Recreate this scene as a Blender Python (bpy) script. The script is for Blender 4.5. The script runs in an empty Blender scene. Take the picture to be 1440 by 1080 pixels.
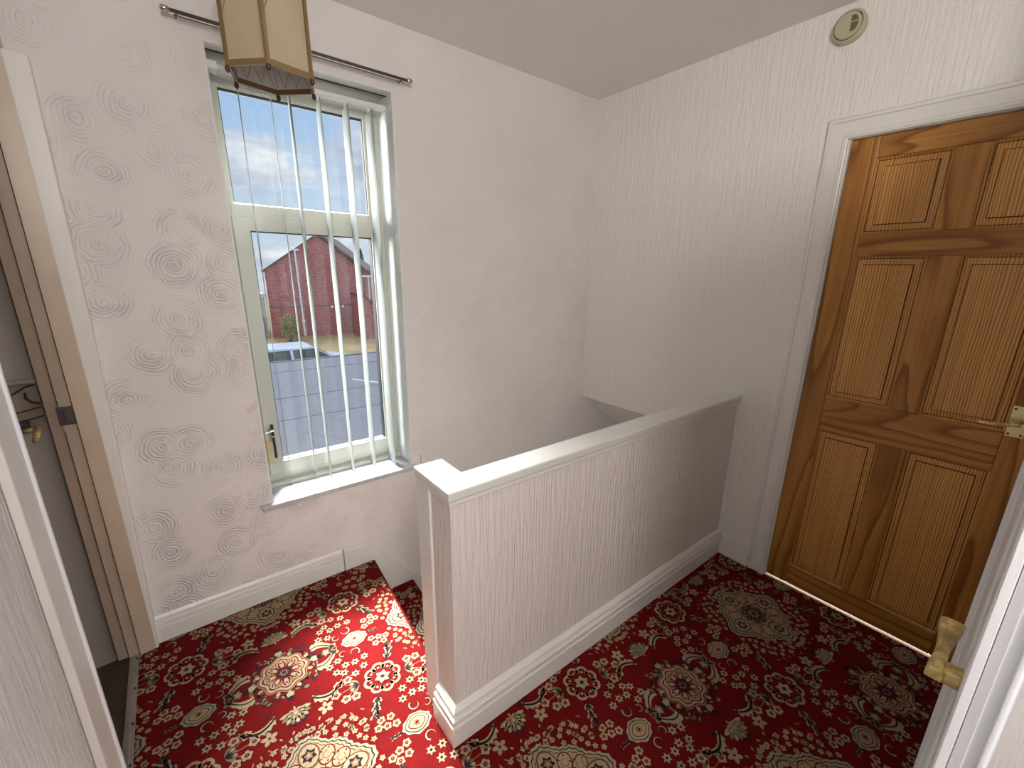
import bpy, bmesh, math, random
from mathutils import Vector, Matrix
random.seed(7)
C = bpy.context.scene.collection
S = bpy.context.scene
R = math.radians

# ------------------------------------------------------------------ camera
cam_d = bpy.data.cameras.new('camera')
cam = bpy.data.objects.new('camera', cam_d); C.objects.link(cam)
yaw, pit, rol = R(-38.531), R(-15.628), R(0.9056)
fw = Vector((-math.sin(yaw)*math.cos(pit), math.cos(yaw)*math.cos(pit), math.sin(pit)))
rt = Vector((math.cos(yaw), math.sin(yaw), 0)); up = rt.cross(fw)
rt2 = rt*math.cos(rol)+up*math.sin(rol); up2 = -rt*math.sin(rol)+up*math.cos(rol)
M = Matrix((rt2, up2, -fw)).transposed().to_4x4(); M.translation = Vector((-2.1794, -2.0125, 1.4707))
cam.matrix_world = M
cam_d.sensor_width = 36; cam_d.lens = 607.01/1440*36
cam_d.shift_x = (720-727.95)/1440; cam_d.shift_y = (552.775-540)/1440
cam_d.clip_start = 0.01; cam_d.clip_end = 500
S.camera = cam

# ------------------------------------------------------------------ view
S.view_settings.view_transform = 'Standard'
S.view_settings.look = 'None'
S.view_settings.gamma = 1.0
S.view_settings.use_curve_mapping = False
S.view_settings.exposure = 0.0

# ------------------------------------------------------------------ node helpers
def new_mat(name):
    m = bpy.data.materials.new(name); m.use_nodes = True
    nt = m.node_tree; nt.nodes.clear()
    return m, nt
def N(nt, t, **k):
    n = nt.nodes.new(t)
    for a, b in k.items():
        if a.startswith('i_'):
            key = a[2:]
            key = int(key) if key.isdigit() else key.replace('_', ' ')
            n.inputs[key].default_value = b
        else: setattr(n, a, b)
    return n
def L(nt, a, b): nt.links.new(a, b)
def math_n(nt, op, a, b=None, c=None, clamp=False):
    n = nt.nodes.new('ShaderNodeMath'); n.operation = op; n.use_clamp = clamp
    for i, v in enumerate((a, b, c)):
        if v is None: continue
        if hasattr(v, 'is_linked') or hasattr(v, 'links'): nt.links.new(v, n.inputs[i])
        else: n.inputs[i].default_value = v
    return n.outputs[0]
def mixc(nt, f, a, b):
    n = nt.nodes.new('ShaderNodeMix'); n.data_type = 'RGBA'
    for i, v in ((0, f), (6, a), (7, b)):
        if hasattr(v, 'links'): nt.links.new(v, n.inputs[i])
        elif i == 0: n.inputs[0].default_value = v
        else: n.inputs[i].default_value = (*v, 1)
    return n.outputs[2]
def ramp(nt, fac, stops):
    n = nt.nodes.new('ShaderNodeValToRGB'); nt.links.new(fac, n.inputs[0])
    e = n.color_ramp.elements
    e[0].position, e[0].color = stops[0][0], (*stops[0][1], 1)
    e[1].position, e[1].color = stops[-1][0], (*stops[-1][1], 1)
    for p, c in stops[1:-1]:
        x = e.new(p); x.color = (*c, 1)
    return n.outputs[0]
def coords(nt, scale=(1, 1, 1), rot=(0, 0, 0), loc=(0, 0, 0)):
    tc = nt.nodes.new('ShaderNodeTexCoord'); mp = nt.nodes.new('ShaderNodeMapping')
    nt.links.new(tc.outputs['Object'], mp.inputs[0])
    mp.inputs['Scale'].default_value = scale; mp.inputs['Rotation'].default_value = rot; mp.inputs['Location'].default_value = loc
    return mp.outputs[0]
def noise(nt, vec, scale, detail=3, rough=0.5, dist=0.0):
    n = nt.nodes.new('ShaderNodeTexNoise'); nt.links.new(vec, n.inputs['Vector'])
    n.inputs['Scale'].default_value = scale; n.inputs['Detail'].default_value = detail
    n.inputs['Roughness'].default_value = rough; n.inputs['Distortion'].default_value = dist
    return n.outputs[0]
def finish(nt, col, rough=0.5, height=None, strength=0.3, dist=0.01, metal=0.0, spec=0.5, sheen=0.0):
    b = nt.nodes.new('ShaderNodeBsdfPrincipled'); o = nt.nodes.new('ShaderNodeOutputMaterial')
    if hasattr(col, 'links'): nt.links.new(col, b.inputs['Base Color'])
    else: b.inputs['Base Color'].default_value = (*col, 1)
    if hasattr(rough, 'links'): nt.links.new(rough, b.inputs['Roughness'])
    else: b.inputs['Roughness'].default_value = rough
    b.inputs['Metallic'].default_value = metal
    b.inputs['Specular IOR Level'].default_value = spec
    b.inputs['Sheen Weight'].default_value = sheen
    if height is not None:
        bp = nt.nodes.new('ShaderNodeBump'); bp.inputs['Strength'].default_value = strength
        bp.inputs['Distance'].default_value = dist
        nt.links.new(height, bp.inputs['Height']); nt.links.new(bp.outputs[0], b.inputs['Normal'])
    nt.links.new(b.outputs[0], o.inputs[0])
    return b

# ------------------------------------------------------------------ world: cloudy blue sky, bright veiled sun high above the window side
W = bpy.data.worlds.new('sky'); S.world = W; W.use_nodes = True
nt = W.node_tree; nt.nodes.clear()
tc = N(nt, 'ShaderNodeTexCoord')
sep = N(nt, 'ShaderNodeSeparateXYZ'); L(nt, tc.outputs['Generated'], sep.inputs[0])
mp = N(nt, 'ShaderNodeMapping'); L(nt, tc.outputs['Generated'], mp.inputs[0])
mp.inputs['Scale'].default_value = (1, 1, 2.6); mp.inputs['Location'].default_value = (0.35, 0.1, 0.22)
n1 = noise(nt, mp.outputs[0], 4.2, 9, 0.6, 0.25)
mp2 = N(nt, 'ShaderNodeMapping'); L(nt, tc.outputs['Generated'], mp2.inputs[0])
mp2.inputs['Scale'].default_value = (1, 1, 3.2); mp2.inputs['Location'].default_value = (3.1, 0, 1.7)
n2 = noise(nt, mp2.outputs[0], 7.0, 8, 0.6, 0.2)
blue = ramp(nt, sep.outputs[2], [(0.0, (0.66, 0.78, 0.90)), (0.35, (0.36, 0.56, 0.88)), (1.0, (0.2, 0.4, 0.8))])
cloud = ramp(nt, n2, [(0.33, (0.50, 0.55, 0.68)), (0.5, (0.70, 0.75, 0.86)), (0.62, (0.97, 0.98, 1.0))])
cf = ramp(nt, n1, [(0.40, (0, 0, 0)), (0.52, (1, 1, 1))])
sky = mixc(nt, cf, blue, cloud)
# glow around the veiled sun
SUN = Vector((-0.12, math.cos(R(56)), math.sin(R(56)))).normalized()
dp = N(nt, 'ShaderNodeVectorMath', operation='DOT_PRODUCT'); L(nt, tc.outputs['Generated'], dp.inputs[0]); dp.inputs[1].default_value = SUN
mr = N(nt, 'ShaderNodeMapRange', interpolation_type='SMOOTHSTEP'); L(nt, dp.outputs['Value'], mr.inputs[0])
mr.inputs[1].default_value = 0.80; mr.inputs[2].default_value = 0.99; mr.inputs[3].default_value = 0; mr.inputs[4].default_value = 1
glow_s = math_n(nt, 'MULTIPLY', mr.outputs[0], 5.0)
mr2 = N(nt, 'ShaderNodeMapRange', interpolation_type='SMOOTHSTEP'); L(nt, sep.outputs[2], mr2.inputs[0])
mr2.inputs[1].default_value = 0.34; mr2.inputs[2].default_value = 0.62; mr2.inputs[3].default_value = 0; mr2.inputs[4].default_value = 0.8
amp = math_n(nt, 'ADD', math_n(nt, 'ADD', mr2.outputs[0], glow_s), 1.0)
bg = N(nt, 'ShaderNodeBackground'); L(nt, sky, bg.inputs[0]); L(nt, amp, bg.inputs[1])
wo = N(nt, 'ShaderNodeOutputWorld'); L(nt, bg.outputs[0], wo.inputs[0])

# ------------------------------------------------------------------ area lights: added daylight, unseen room fills, lit pine door room
def area(name, loc, direction, sx, sy, power, col=(1, 1, 1), portal=False, spread=180):
    d = bpy.data.lights.new(name, 'AREA'); d.shape = 'RECTANGLE'; d.size = sx; d.size_y = sy; d.energy = power; d.color = col; d.spread = R(spread)
    o = bpy.data.objects.new(name, d); C.objects.link(o); o.location = loc
    o.rotation_euler = Vector(direction).to_track_quat('-Z', 'Y').to_euler()
    if portal: d.cycles.is_portal = True
    return o
area('rear_fill', (-1.62, -4.55, 1.75), (0, 1, 0.08), 1.5, 1.1, 12, (1.0, 0.98, 0.95))  # unseen fill added behind the viewer, not a known window
def aim(a, b): return tuple(Vector(b)-Vector(a))
area('rear_fill_left', (-2.28, -2.85, 2.18), (0.95, 1, -0.18), 0.35, 0.45, 25, (1.0, 0.95, 0.88))  # unseen fill added to lift the right wall and low wall
area('added_daylight_high', (-1.45, 1.75, 3.5), aim((-1.45, 1.75, 3.5), (-1.72, -0.75, 0.0)), 1.1, 1.1, 245, (1.0, 0.99, 0.97), spread=62)  # added area light outside, boosts window daylight onto the carpet
area('added_daylight_left', (-3.5, 1.9, 2.1), aim((-3.5, 1.9, 2.1), (-1.2, -1.0, 1.2)), 1.2, 1.4, 95, (1.0, 0.99, 0.97), spread=100)  # added area light outside, strengthens daylight through the slats
area('soffit_fill', (0.5, -0.5, -2.6), (-0.15, 0, 1), 1.2, 0.7, 5, (1.0, 0.95, 0.9))  # unseen fill added low in the stairwell to brighten the soffit
area('left_room_fill', (-3.5, -1.55, 1.7), (0.25, 1, -0.25), 0.7, 0.9, 5.0, (1.0, 0.93, 0.84))  # unseen fill added to light the grey wall past the ajar door
area('daylight_pine_door_room', (1.3, -1.7, 1.4), (-1, 0, -0.9), 1.0, 1.0, 60, (1, 1, 1))
area('window_portal', (-1.625, 0.33, 1.33), (0, -1, 0), 0.67, 1.75, 1, portal=True)

# ------------------------------------------------------------------ materials
def mat_plain(name, col, rough=0.5, metal=0.0, bump=0.0, bscale=40, spec=0.5, var=0.0):
    m, nt = new_mat(name); v = coords(nt)
    h = None; c = col
    if bump: h = noise(nt, v, bscale, 4)
    if var:
        f = noise(nt, v, bscale*0.25, 5, 0.6)
        c = ramp(nt, f, [(0.3, tuple(x*(1-var) for x in col)), (0.7, tuple(min(1, x*(1+var*0.4)) for x in col))])
    finish(nt, c, rough, h, bump, 0.004, metal, spec)
    return m

WALLC = (0.60, 0.555, 0.535)
def mat_swirl():
    m, nt = new_mat('swirl_artex')
    v = coords(nt)
    sx = N(nt, 'ShaderNodeSeparateXYZ'); L(nt, v, sx.inputs[0])
    cb = N(nt, 'ShaderNodeCombineXYZ'); L(nt, sx.outputs[0], cb.inputs[0]); L(nt, sx.outputs[2], cb.inputs[1])
    # wobble
    nz = N(nt, 'ShaderNodeTexNoise'); L(nt, cb.outputs[0], nz.inputs['Vector']); nz.inputs['Scale'].default_value = 9; nz.inputs['Detail'].default_value = 2
    sub = N(nt, 'ShaderNodeVectorMath', operation='SUBTRACT'); L(nt, nz.outputs['Color'], sub.inputs[0]); sub.inputs[1].default_value = (0.5, 0.5, 0.5)
    scl = N(nt, 'ShaderNodeVectorMath', operation='SCALE'); L(nt, sub.outputs[0], scl.inputs[0]); scl.inputs[3].default_value = 0.022
    ad = N(nt, 'ShaderNodeVectorMath', operation='ADD'); L(nt, cb.outputs[0], ad.inputs[0]); L(nt, scl.outputs[0], ad.inputs[1])
    vo = N(nt, 'ShaderNodeTexVoronoi'); vo.voronoi_dimensions = '2D'; L(nt, ad.outputs[0], vo.inputs['Vector'])
    vo.inputs['Scale'].default_value = 6.3; vo.inputs['Randomness'].default_value = 0.8
    d = vo.outputs['Distance']
    dm = math_n(nt, 'ADD', d, math_n(nt, 'MULTIPLY', noise(nt, ad.outputs[0], 26, 3), 0.12))
    rings = math_n(nt, 'SINE', math_n(nt, 'MULTIPLY', dm, 84.0))
    rings = math_n(nt, 'POWER', math_n(nt, 'MULTIPLY_ADD', rings, 0.5, 0.5), 2.2)
    # rings fade outside each swirl and in patches
    fade = ramp(nt, d, [(0.0, (1, 1, 1)), (0.40, (1, 1, 1)), (0.58, (0.05, 0.05, 0.05))])
    patch = ramp(nt, noise(nt, cb.outputs[0], 11, 3), [(0.38, (0.0, 0.0, 0.0)), (0.60, (1, 1, 1))])
    # more pronounced low on the wall and to the left
    zf = N(nt, 'ShaderNodeMapRange'); L(nt, sx.outputs[0], zf.inputs[0])
    zf.inputs[1].default_value = -2.1; zf.inputs[2].default_value = -1.2; zf.inputs[3].default_value = 1.0; zf.inputs[4].default_value = 0.32
    zt = N(nt, 'ShaderNodeMapRange'); L(nt, sx.outputs[2], zt.inputs[0])
    zt.inputs[1].default_value = 1.5; zt.inputs[2].default_value = 2.2; zt.inputs[3].default_value = 1.0; zt.inputs[4].default_value = 0.3
    h = math_n(nt, 'MULTIPLY', math_n(nt, 'MULTIPLY', rings, fade), math_n(nt, 'MULTIPLY', math_n(nt, 'MULTIPLY', patch, zt.outputs[0]), zf.outputs[0]))
    core = math_n(nt, 'MULTIPLY', ramp(nt, d, [(0.0, (1, 1, 1)), (0.10, (1, 1, 1)), (0.17, (0, 0, 0))]), noise(nt, cb.outputs[0], 75, 2))
    h = math_n(nt, 'ADD', h, math_n(nt, 'MULTIPLY', math_n(nt, 'MULTIPLY', core, zf.outputs[0]), 0.9))
    fine = noise(nt, cb.outputs[0], 160, 3)
    lump = noise(nt, cb.outputs[0], 28, 3)
    h = math_n(nt, 'ADD', h, math_n(nt, 'MULTIPLY', fine, 0.10))
    h = math_n(nt, 'ADD', h, math_n(nt, 'MULTIPLY', lump, 0.5))
    col = ramp(nt, noise(nt, cb.outputs[0], 2.2, 4), [(0.3, (0.75, 0.71, 0.695)), (0.7, (0.81, 0.775, 0.76))])
    finish(nt, col, 0.72, h, 0.9, 0.0045, spec=0.3)
    return m
def mat_rib(name, col, scale=1.0, strength=0.7, axis='z', deep=0.004):
    m, nt = new_mat(name)
    v = coords(nt, (95*scale, 95*scale, 5.5*scale))
    a = noise(nt, v, 1.0, 3, 0.55, 0.6)
    v2 = coords(nt, (230*scale, 230*scale, 22*scale))
    b = noise(nt, v2, 1.0, 2, 0.5)
    aa = ramp(nt, a, [(0.38, (0, 0, 0)), (0.62, (1, 1, 1))])
    h = math_n(nt, 'ADD', aa, math_n(nt, 'MULTIPLY', b, 0.5))
    finish(nt, col, 0.66, h, strength, deep, spec=0.35)
    return m
M_SWIRL = mat_swirl()
M_RIB = mat_rib('vertical_relief_wallpaper', (0.87, 0.845, 0.80), 1.0, 0.50)
M_RIB2 = mat_rib('deep_relief_wallpaper', (0.82, 0.745, 0.705), 1.15, 0.62)
M_RIB3 = mat_rib('side_relief_wallpaper', (0.82, 0.80, 0.79), 0.75, 0.85, deep=0.010)
M_CEIL = mat_plain('ceiling_paint', (0.88, 0.85, 0.82), 0.8, bump=0.15, bscale=60, spec=0.2)
M_GLOSS = mat_plain('white_gloss_paint', (0.82, 0.80, 0.765), 0.34, bump=0.06, bscale=30)
M_SKIRT = mat_plain('skirting_gloss_paint', (0.82, 0.79, 0.755), 0.30, bump=0.05, bscale=25)
M_CREAM = mat_plain('cream_gloss_paint', (0.56, 0.45, 0.34), 0.38, bump=0.12, bscale=18, var=0.12)  # tan cream for the left post and lining
M_GREYW = mat_plain('grey_paint', (0.42, 0.385, 0.35), 0.6, bump=0.1)
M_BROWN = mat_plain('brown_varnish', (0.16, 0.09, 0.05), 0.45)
M_UPVC = mat_plain('upvc', (0.60, 0.60, 0.53), 0.32)
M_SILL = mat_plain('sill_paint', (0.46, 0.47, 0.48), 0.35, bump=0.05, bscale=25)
M_CAP = mat_plain('capping_paint', (0.72, 0.71, 0.675), 0.3, bump=0.04, bscale=25)
M_REVEAL = mat_plain('reveal_paint', (0.80, 0.82, 0.80), 0.5, bump=0.9, bscale=55, var=0.08)
def mat_slat():
    m, nt = new_mat('blind_fabric')
    d = N(nt, 'ShaderNodeBsdfDiffuse'); d.inputs[0].default_value = (0.48, 0.50, 0.485, 1)
    t = N(nt, 'ShaderNodeBsdfTranslucent'); t.inputs[0].default_value = (0.44, 0.465, 0.45, 1)
    mx = N(nt, 'ShaderNodeMixShader'); mx.inputs[0].default_value = 0.5
    L(nt, d.outputs[0], mx.inputs[1]); L(nt, t.outputs[0], mx.inputs[2])
    o = N(nt, 'ShaderNodeOutputMaterial'); L(nt, mx.outputs[0], o.inputs[0]); return m
M_SLAT = mat_slat()
M_WHITE = mat_plain('white_plastic', (0.8, 0.8, 0.77), 0.35)
M_BLACK = mat_plain('black_rubber', (0.02, 0.02, 0.022), 0.5)
M_SHADOWGAP = mat_plain('gap_shade', (0.05, 0.04, 0.035), 0.8)  # near-black colour standing in for shade inside narrow gaps
M_TAPE = mat_plain('masking_tape', (0.62, 0.50, 0.24), 0.6, var=0.15)
M_CHROME = mat_plain('chrome', (0.55, 0.53, 0.5), 0.25, metal=1.0)
M_STEEL = mat_plain('dull_steel', (0.16, 0.14, 0.13), 0.4, metal=0.8)
M_ALU = mat_plain('aluminium', (0.48, 0.46, 0.42), 0.4, metal=0.6, var=0.2)
M_SCREW = mat_plain('screw_dark', (0.04, 0.035, 0.03), 0.5, metal=0.5)
M_VINYL = mat_plain('dark_vinyl', (0.075, 0.06, 0.042), 0.6, bump=0.1)
M_ALARM = mat_plain('aged_plastic', (0.50, 0.47, 0.32), 0.45)
M_ALARMG = mat_plain('aged_grille', (0.17, 0.15, 0.085), 0.7, bump=0.8, bscale=400)
M_STRING = mat_plain('stair_string_paint', (0.78, 0.76, 0.72), 0.35)
M_WINWHITE = mat_plain('bright_gloss_paint', (0.87, 0.885, 0.92), 0.3, bump=0.06, bscale=30)

def mat_brass(name, col, rough, worn=True):
    m, nt = new_mat(name); v = coords(nt)
    n1 = noise(nt, v, 38, 6, 0.62, 0.5)
    c = ramp(nt, n1, [(0.32, tuple(x*0.5 for x in col)), (0.48, tuple(x*0.85 for x in col)), (0.60, tuple(min(1, x*1.35) for x in col))])
    finish(nt, c, rough, n1, 0.15, 0.001, 0.6)
    return m
M_BRASS = mat_brass('worn_brass', (0.70, 0.55, 0.23), 0.38)
M_BRASS2 = mat_plain('polished_brass', (0.80, 0.68, 0.36), 0.3, metal=0.85)
M_LAMPBRASS = mat_plain('dull_brass_frame', (0.26, 0.17, 0.08), 0.42, metal=0.45)
M_LAMPDARK = mat_plain('dark_brass', (0.09, 0.05, 0.03), 0.4, metal=0.6)

def mat_frosted():
    m, nt = new_mat('frosted_cream_glass')
    v = coords(nt)
    c = ramp(nt, noise(nt, v, 18, 4), [(0.3, (0.44, 0.345, 0.23)), (0.7, (0.52, 0.42, 0.29))])
    d = N(nt, 'ShaderNodeBsdfPrincipled'); L(nt, c, d.inputs['Base Color']); d.inputs['Roughness'].default_value = 0.35
    t = N(nt, 'ShaderNodeBsdfTranslucent'); t.inputs[0].default_value = (0.92, 0.88, 0.78, 1)
    mx = N(nt, 'ShaderNodeMixShader'); mx.inputs[0].default_value = 0.45
    L(nt, d.outputs[0], mx.inputs[1]); L(nt, t.outputs[0], mx.inputs[2])
    o = N(nt, 'ShaderNodeOutputMaterial'); L(nt, mx.outputs[0], o.inputs[0])
    return m
M_FROST = mat_frosted()
M_FROST_LIT = mat_plain('inner_glass_painted_light', (0.86, 0.84, 0.78), 0.4)  # paler inner face, window light painted into the colour
def mat_glass():
    m, nt = new_mat('window_glass')
    v = coords(nt, (24, 24, 16))
    tr = N(nt, 'ShaderNodeBsdfTransparent'); tr.inputs[0].default_value = (0.95, 0.97, 0.97, 1)
    gl = N(nt, 'ShaderNodeBsdfGlossy'); gl.inputs['Roughness'].default_value = 0.02
    lw = N(nt, 'ShaderNodeLayerWeight'); lw.inputs[0].default_value = 0.5
    ffac = math_n(nt, 'MULTIPLY_ADD', math_n(nt, 'POWER', lw.outputs['Facing'], 5.0), 0.6, 0.03)
    m1 = N(nt, 'ShaderNodeMixShader'); L(nt, ffac, m1.inputs[0]); L(nt, tr.outputs[0], m1.inputs[1]); L(nt, gl.outputs[0], m1.inputs[2])
    # thin film of dirt on the pane
    df = N(nt, 'ShaderNodeBsdfTranslucent'); df.inputs[0].default_value = (0.9, 0.92, 0.95, 1)
    nn = ramp(nt, noise(nt, v, 1.0, 6, 0.7, 1.2), [(0.5, (0.0, 0.0, 0.0)), (0.8, (0.003, 0.003, 0.003))])
    m2 = N(nt, 'ShaderNodeMixShader'); L(nt, nn, m2.inputs[0]); L(nt, m1.outputs[0], m2.inputs[1]); L(nt, df.outputs[0], m2.inputs[2])
    o = N(nt, 'ShaderNodeOutputMaterial'); L(nt, m2.outputs[0], o.inputs[0])
    return m
M_GLASS = mat_glass()

def mat_wood(name, axis, freq, light, dark, seed, wide=1.0, patchy=0.5):
    """axis: 2 grain runs vertical, 1 grain runs along y"""
    m, nt = new_mat(name)
    if axis == 2: sc = (1, 1, 0.10); sw = (1, 1, 0.30); fs = (60, 160, 2.2)
    else: sc = (1, 0.10, 1); sw = (1, 0.30, 1); fs = (60, 2.2, 160)
    oi = N(nt, 'ShaderNodeObjectInfo')
    tcn = N(nt, 'ShaderNodeTexCoord')
    def co(s):
        mpn = N(nt, 'ShaderNodeMapping'); L(nt, tcn.outputs['Object'], mpn.inputs[0]); mpn.inputs['Scale'].default_value = s
        mpn.inputs['Location'].default_value = (seed*1.37, seed*0.71, seed*0.53)
        return mpn.outputs[0]
    base = noise(nt, co(sc), 5.5*wide, 2, 0.45, 0.3)
    warp = noise(nt, co(sw), 9*wide, 3, 0.5)
    val = math_n(nt, 'ADD', math_n(nt, 'MULTIPLY', base, freq), math_n(nt, 'MULTIPLY', warp, 1.1))
    saw = math_n(nt, 'FRACT', val)
    line = ramp(nt, saw, [(0.0, (0, 0, 0)), (0.55, (0.25, 0.25, 0.25)), (0.88, (1, 1, 1)), (1.0, (0, 0, 0))])
    fine = noise(nt, co(fs), 1.0, 3, 0.6)
    big = noise(nt, co(sw), 4.5, 2)
    c = mixc(nt, line, light, dark)
    bl = ramp(nt, big, [(0.42, (0, 0, 0)), (0.6, (patchy, patchy, patchy))])
    c = mixc(nt, bl, c, tuple(x*0.62 for x in dark))
    ff = ramp(nt, fine, [(0.3, (0, 0, 0)), (0.7, (0.5, 0.5, 0.5))])
    c = mixc(nt, ff, c, tuple(x*0.8 for x in dark))
    h = math_n(nt, 'ADD', line, fine)
    finish(nt, c, 0.36, h, 0.10, 0.001, spec=0.4)
    return m
WL, WD = (0.62, 0.29, 0.070), (0.25, 0.085, 0.014)
M_STILE = mat_wood('pine_stile', 2, 11.0, WL, WD, 1.3, 0.8, 0.40)
M_MUNT = mat_wood('pine_muntin', 2, 9.0, WL, WD, 4.1, 0.9, 0.6)
M_RAIL = mat_wood('pine_rail', 1, 11.0, WL, WD, 2.7, 0.9, 0.30)
def mat_straight():
    m, nt = new_mat('pine_panel')
    tcn = N(nt, 'ShaderNodeTexCoord'); sp_ = N(nt, 'ShaderNodeSeparateXYZ'); L(nt, tcn.outputs['Object'], sp_.inputs[0])
    mpn = N(nt, 'ShaderNodeMapping'); L(nt, tcn.outputs['Object'], mpn.inputs[0]); mpn.inputs['Scale'].default_value = (1, 1, 0.16)
    mpf = N(nt, 'ShaderNodeMapping'); L(nt, tcn.outputs['Object'], mpf.inputs[0]); mpf.inputs['Scale'].default_value = (40, 210, 2.5)
    w = noise(nt, mpn.outputs[0], 6.0, 3, 0.5)
    val = math_n(nt, 'ADD', math_n(nt, 'MULTIPLY', sp_.outputs[1], 118.0), math_n(nt, 'MULTIPLY', w, 6.5))
    sn = math_n(nt, 'MULTIPLY_ADD', math_n(nt, 'SINE', math_n(nt, 'MULTIPLY', val, 6.283)), 0.5, 0.5)
    n2 = noise(nt, mpf.outputs[0], 1.0, 3, 0.6)
    f = math_n(nt, 'ADD', math_n(nt, 'MULTIPLY', sn, 0.45), math_n(nt, 'MULTIPLY', n2, 0.65))
    c = ramp(nt, f, [(0.25, (0.80, 0.44, 0.14)), (0.58, (0.62, 0.30, 0.08)), (0.9, (0.24, 0.09, 0.018))])
    big = noise(nt, mpn.outputs[0], 3.0, 2)
    c = mixc(nt, ramp(nt, big, [(0.4, (0, 0, 0)), (0.65, (0.35, 0.35, 0.35))]), c, (0.26, 0.10, 0.02))
    finish(nt, c, 0.36, f, 0.1, 0.001, spec=0.4); return m
M_PANEL = mat_straight()
M_GROOVE = mat_plain('pine_groove', (0.075, 0.028, 0.008), 0.5)

# carpet colours
def mat_pile(name, col, sheen=0.0):
    m, nt = new_mat(name); v = coords(nt)
    h = noise(nt, v, 420, 2, 0.6)
    w = noise(nt, v, 14, 3)
    f = math_n(nt, 'MULTIPLY_ADD', h, 0.5, 0.25)
    c = ramp(nt, math_n(nt, 'ADD', math_n(nt, 'MULTIPLY', h, 0.6), math_n(nt, 'MULTIPLY', w, 0.4)),
             [(0.30, tuple(x*0.62 for x in col)), (0.70, tuple(min(1, x*1.22) for x in col))])
    finish(nt, c, 0.95, h, 0.9, 0.003, spec=0.1, sheen=sheen)
    return m
P_RED = mat_pile('carpet_red', (0.145, 0.005, 0.0055), 0.0)
P_CREAM = mat_pile('carpet_cream', (0.38, 0.295, 0.175))
P_TAN = mat_pile('carpet_tan', (0.30, 0.15, 0.085))
P_NAVY = mat_pile('carpet_navy', (0.028, 0.018, 0.024), 0.0)
P_DRED = mat_pile('carpet_dark_red', (0.13, 0.006, 0.012), 0.0)
P_OLIVE = mat_pile('carpet_olive', (0.19, 0.165, 0.09))
P_SAGE = mat_pile('carpet_sage', (0.31, 0.31, 0.22))
CARPET = [P_RED, P_CREAM, P_TAN, P_NAVY, P_DRED, P_OLIVE, P_SAGE]
RED, CREAM, TAN, NAVY, DRED, OLIVE, SAGE = range(7)

# ------------------------------------------------------------------ mesh helpers
def link(name, bm, mats, parent=None, smooth=False, bevel=0.0, kind=None, loc=None):
    me = bpy.data.meshes.new(name); bm.to_mesh(me); bm.free()
    if not isinstance(mats, (list, tuple)): mats = [mats]
    for m in mats: me.materials.append(m)
    if smooth:
        for p in me.polygons: p.use_smooth = True
    o = bpy.data.objects.new(name, me); C.objects.link(o)
    if loc: o.location = loc
    if parent: o.parent = parent
    if kind: o['kind'] = kind
    if bevel:
        b = o.modifiers.new('bevel', 'BEVEL'); b.width = bevel; b.segments = 2; b.limit_method = 'ANGLE'; b.angle_limit = R(40)
    return o
def box(bm, x0, x1, y0, y1, z0, z1, mi=0):
    vs = [bm.verts.new((x, y, z)) for x in (x0, x1) for y in (y0, y1) for z in (z0, z1)]
    fs = []
    for idx in ((0, 1, 3, 2), (4, 6, 7, 5), (0, 4, 5, 1), (2, 3, 7, 6), (0, 2, 6, 4), (1, 5, 7, 3)):
        f = bm.faces.new([vs[i] for i in idx]); f.material_index = mi; fs.append(f)
    return vs
def B(*a, mi=0):
    bm = bmesh.new(); box(bm, *a, mi=mi); return bm
def prism(bm, pts, ext, mi=0):
    """closed polygon pts (3d) extruded by vector ext"""
    e = Vector(ext); a = [bm.verts.new(p) for p in pts]; b = [bm.verts.new(Vector(p)+e) for p in pts]
    n = len(pts)
    f = bm.faces.new(a); f.material_index = mi
    f = bm.faces.new(list(reversed(b))); f.material_index = mi
    for i in range(n):
        f = bm.faces.new((a[i], b[i], b[(i+1) % n], a[(i+1) % n])); f.material_index = mi
    bmesh.ops.recalc_face_normals(bm, faces=bm.faces)
def tube(bm, pts, r, seg=8, cap=True, mi=0):
    pts = [Vector(p) for p in pts]; rings = []
    rr = r if isinstance(r, (list, tuple)) else [r]*len(pts)
    prev = None
    for i, p in enumerate(pts):
        t = (pts[min(i+1, len(pts)-1)]-pts[max(i-1, 0)]).normalized()
        if prev is None:
            a = Vector((0, 0, 1)) if abs(t.z) < 0.9 else Vector((1, 0, 0))
            u = t.cross(a).normalized()
        else:
            u = (prev - t*prev.dot(t)).normalized()
        prev = u; w = t.cross(u)
        rings.append([bm.verts.new(p+(u*math.cos(2*math.pi*k/seg)+w*math.sin(2*math.pi*k/seg))*rr[i]) for k in range(seg)])
    for i in range(len(rings)-1):
        for k in range(seg):
            f = bm.faces.new((rings[i][k], rings[i][(k+1) % seg], rings[i+1][(k+1) % seg], rings[i+1][k])); f.material_index = mi
    if cap:
        bm.faces.new(list(reversed(rings[0]))).material_index = mi; bm.faces.new(rings[-1]).material_index = mi
def lathe(bm, prof, axis='z', center=(0, 0, 0), seg=32, mi=0):
    c = Vector(center); rings = []
    for r, h in prof:
        ring = []
        for k in range(seg):
            a = 2*math.pi*k/seg; u, v = r*math.cos(a), r*math.sin(a)
            p = {'z': (u, v, h), 'x': (h, u, v), 'y': (u, h, v)}[axis]
            ring.append(bm.verts.new(c+Vector(p)))
        rings.append(ring)
    for i in range(len(rings)-1):
        for k in range(seg):
            bm.faces.new((rings[i][k], rings[i][(k+1) % seg], rings[i+1][(k+1) % seg], rings[i+1][k])).material_index = mi
    bm.faces.new(rings[0]).material_index = mi; bm.faces.new(rings[-1]).material_index = mi
    bmesh.ops.recalc_face_normals(bm, faces=bm.faces)
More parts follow.
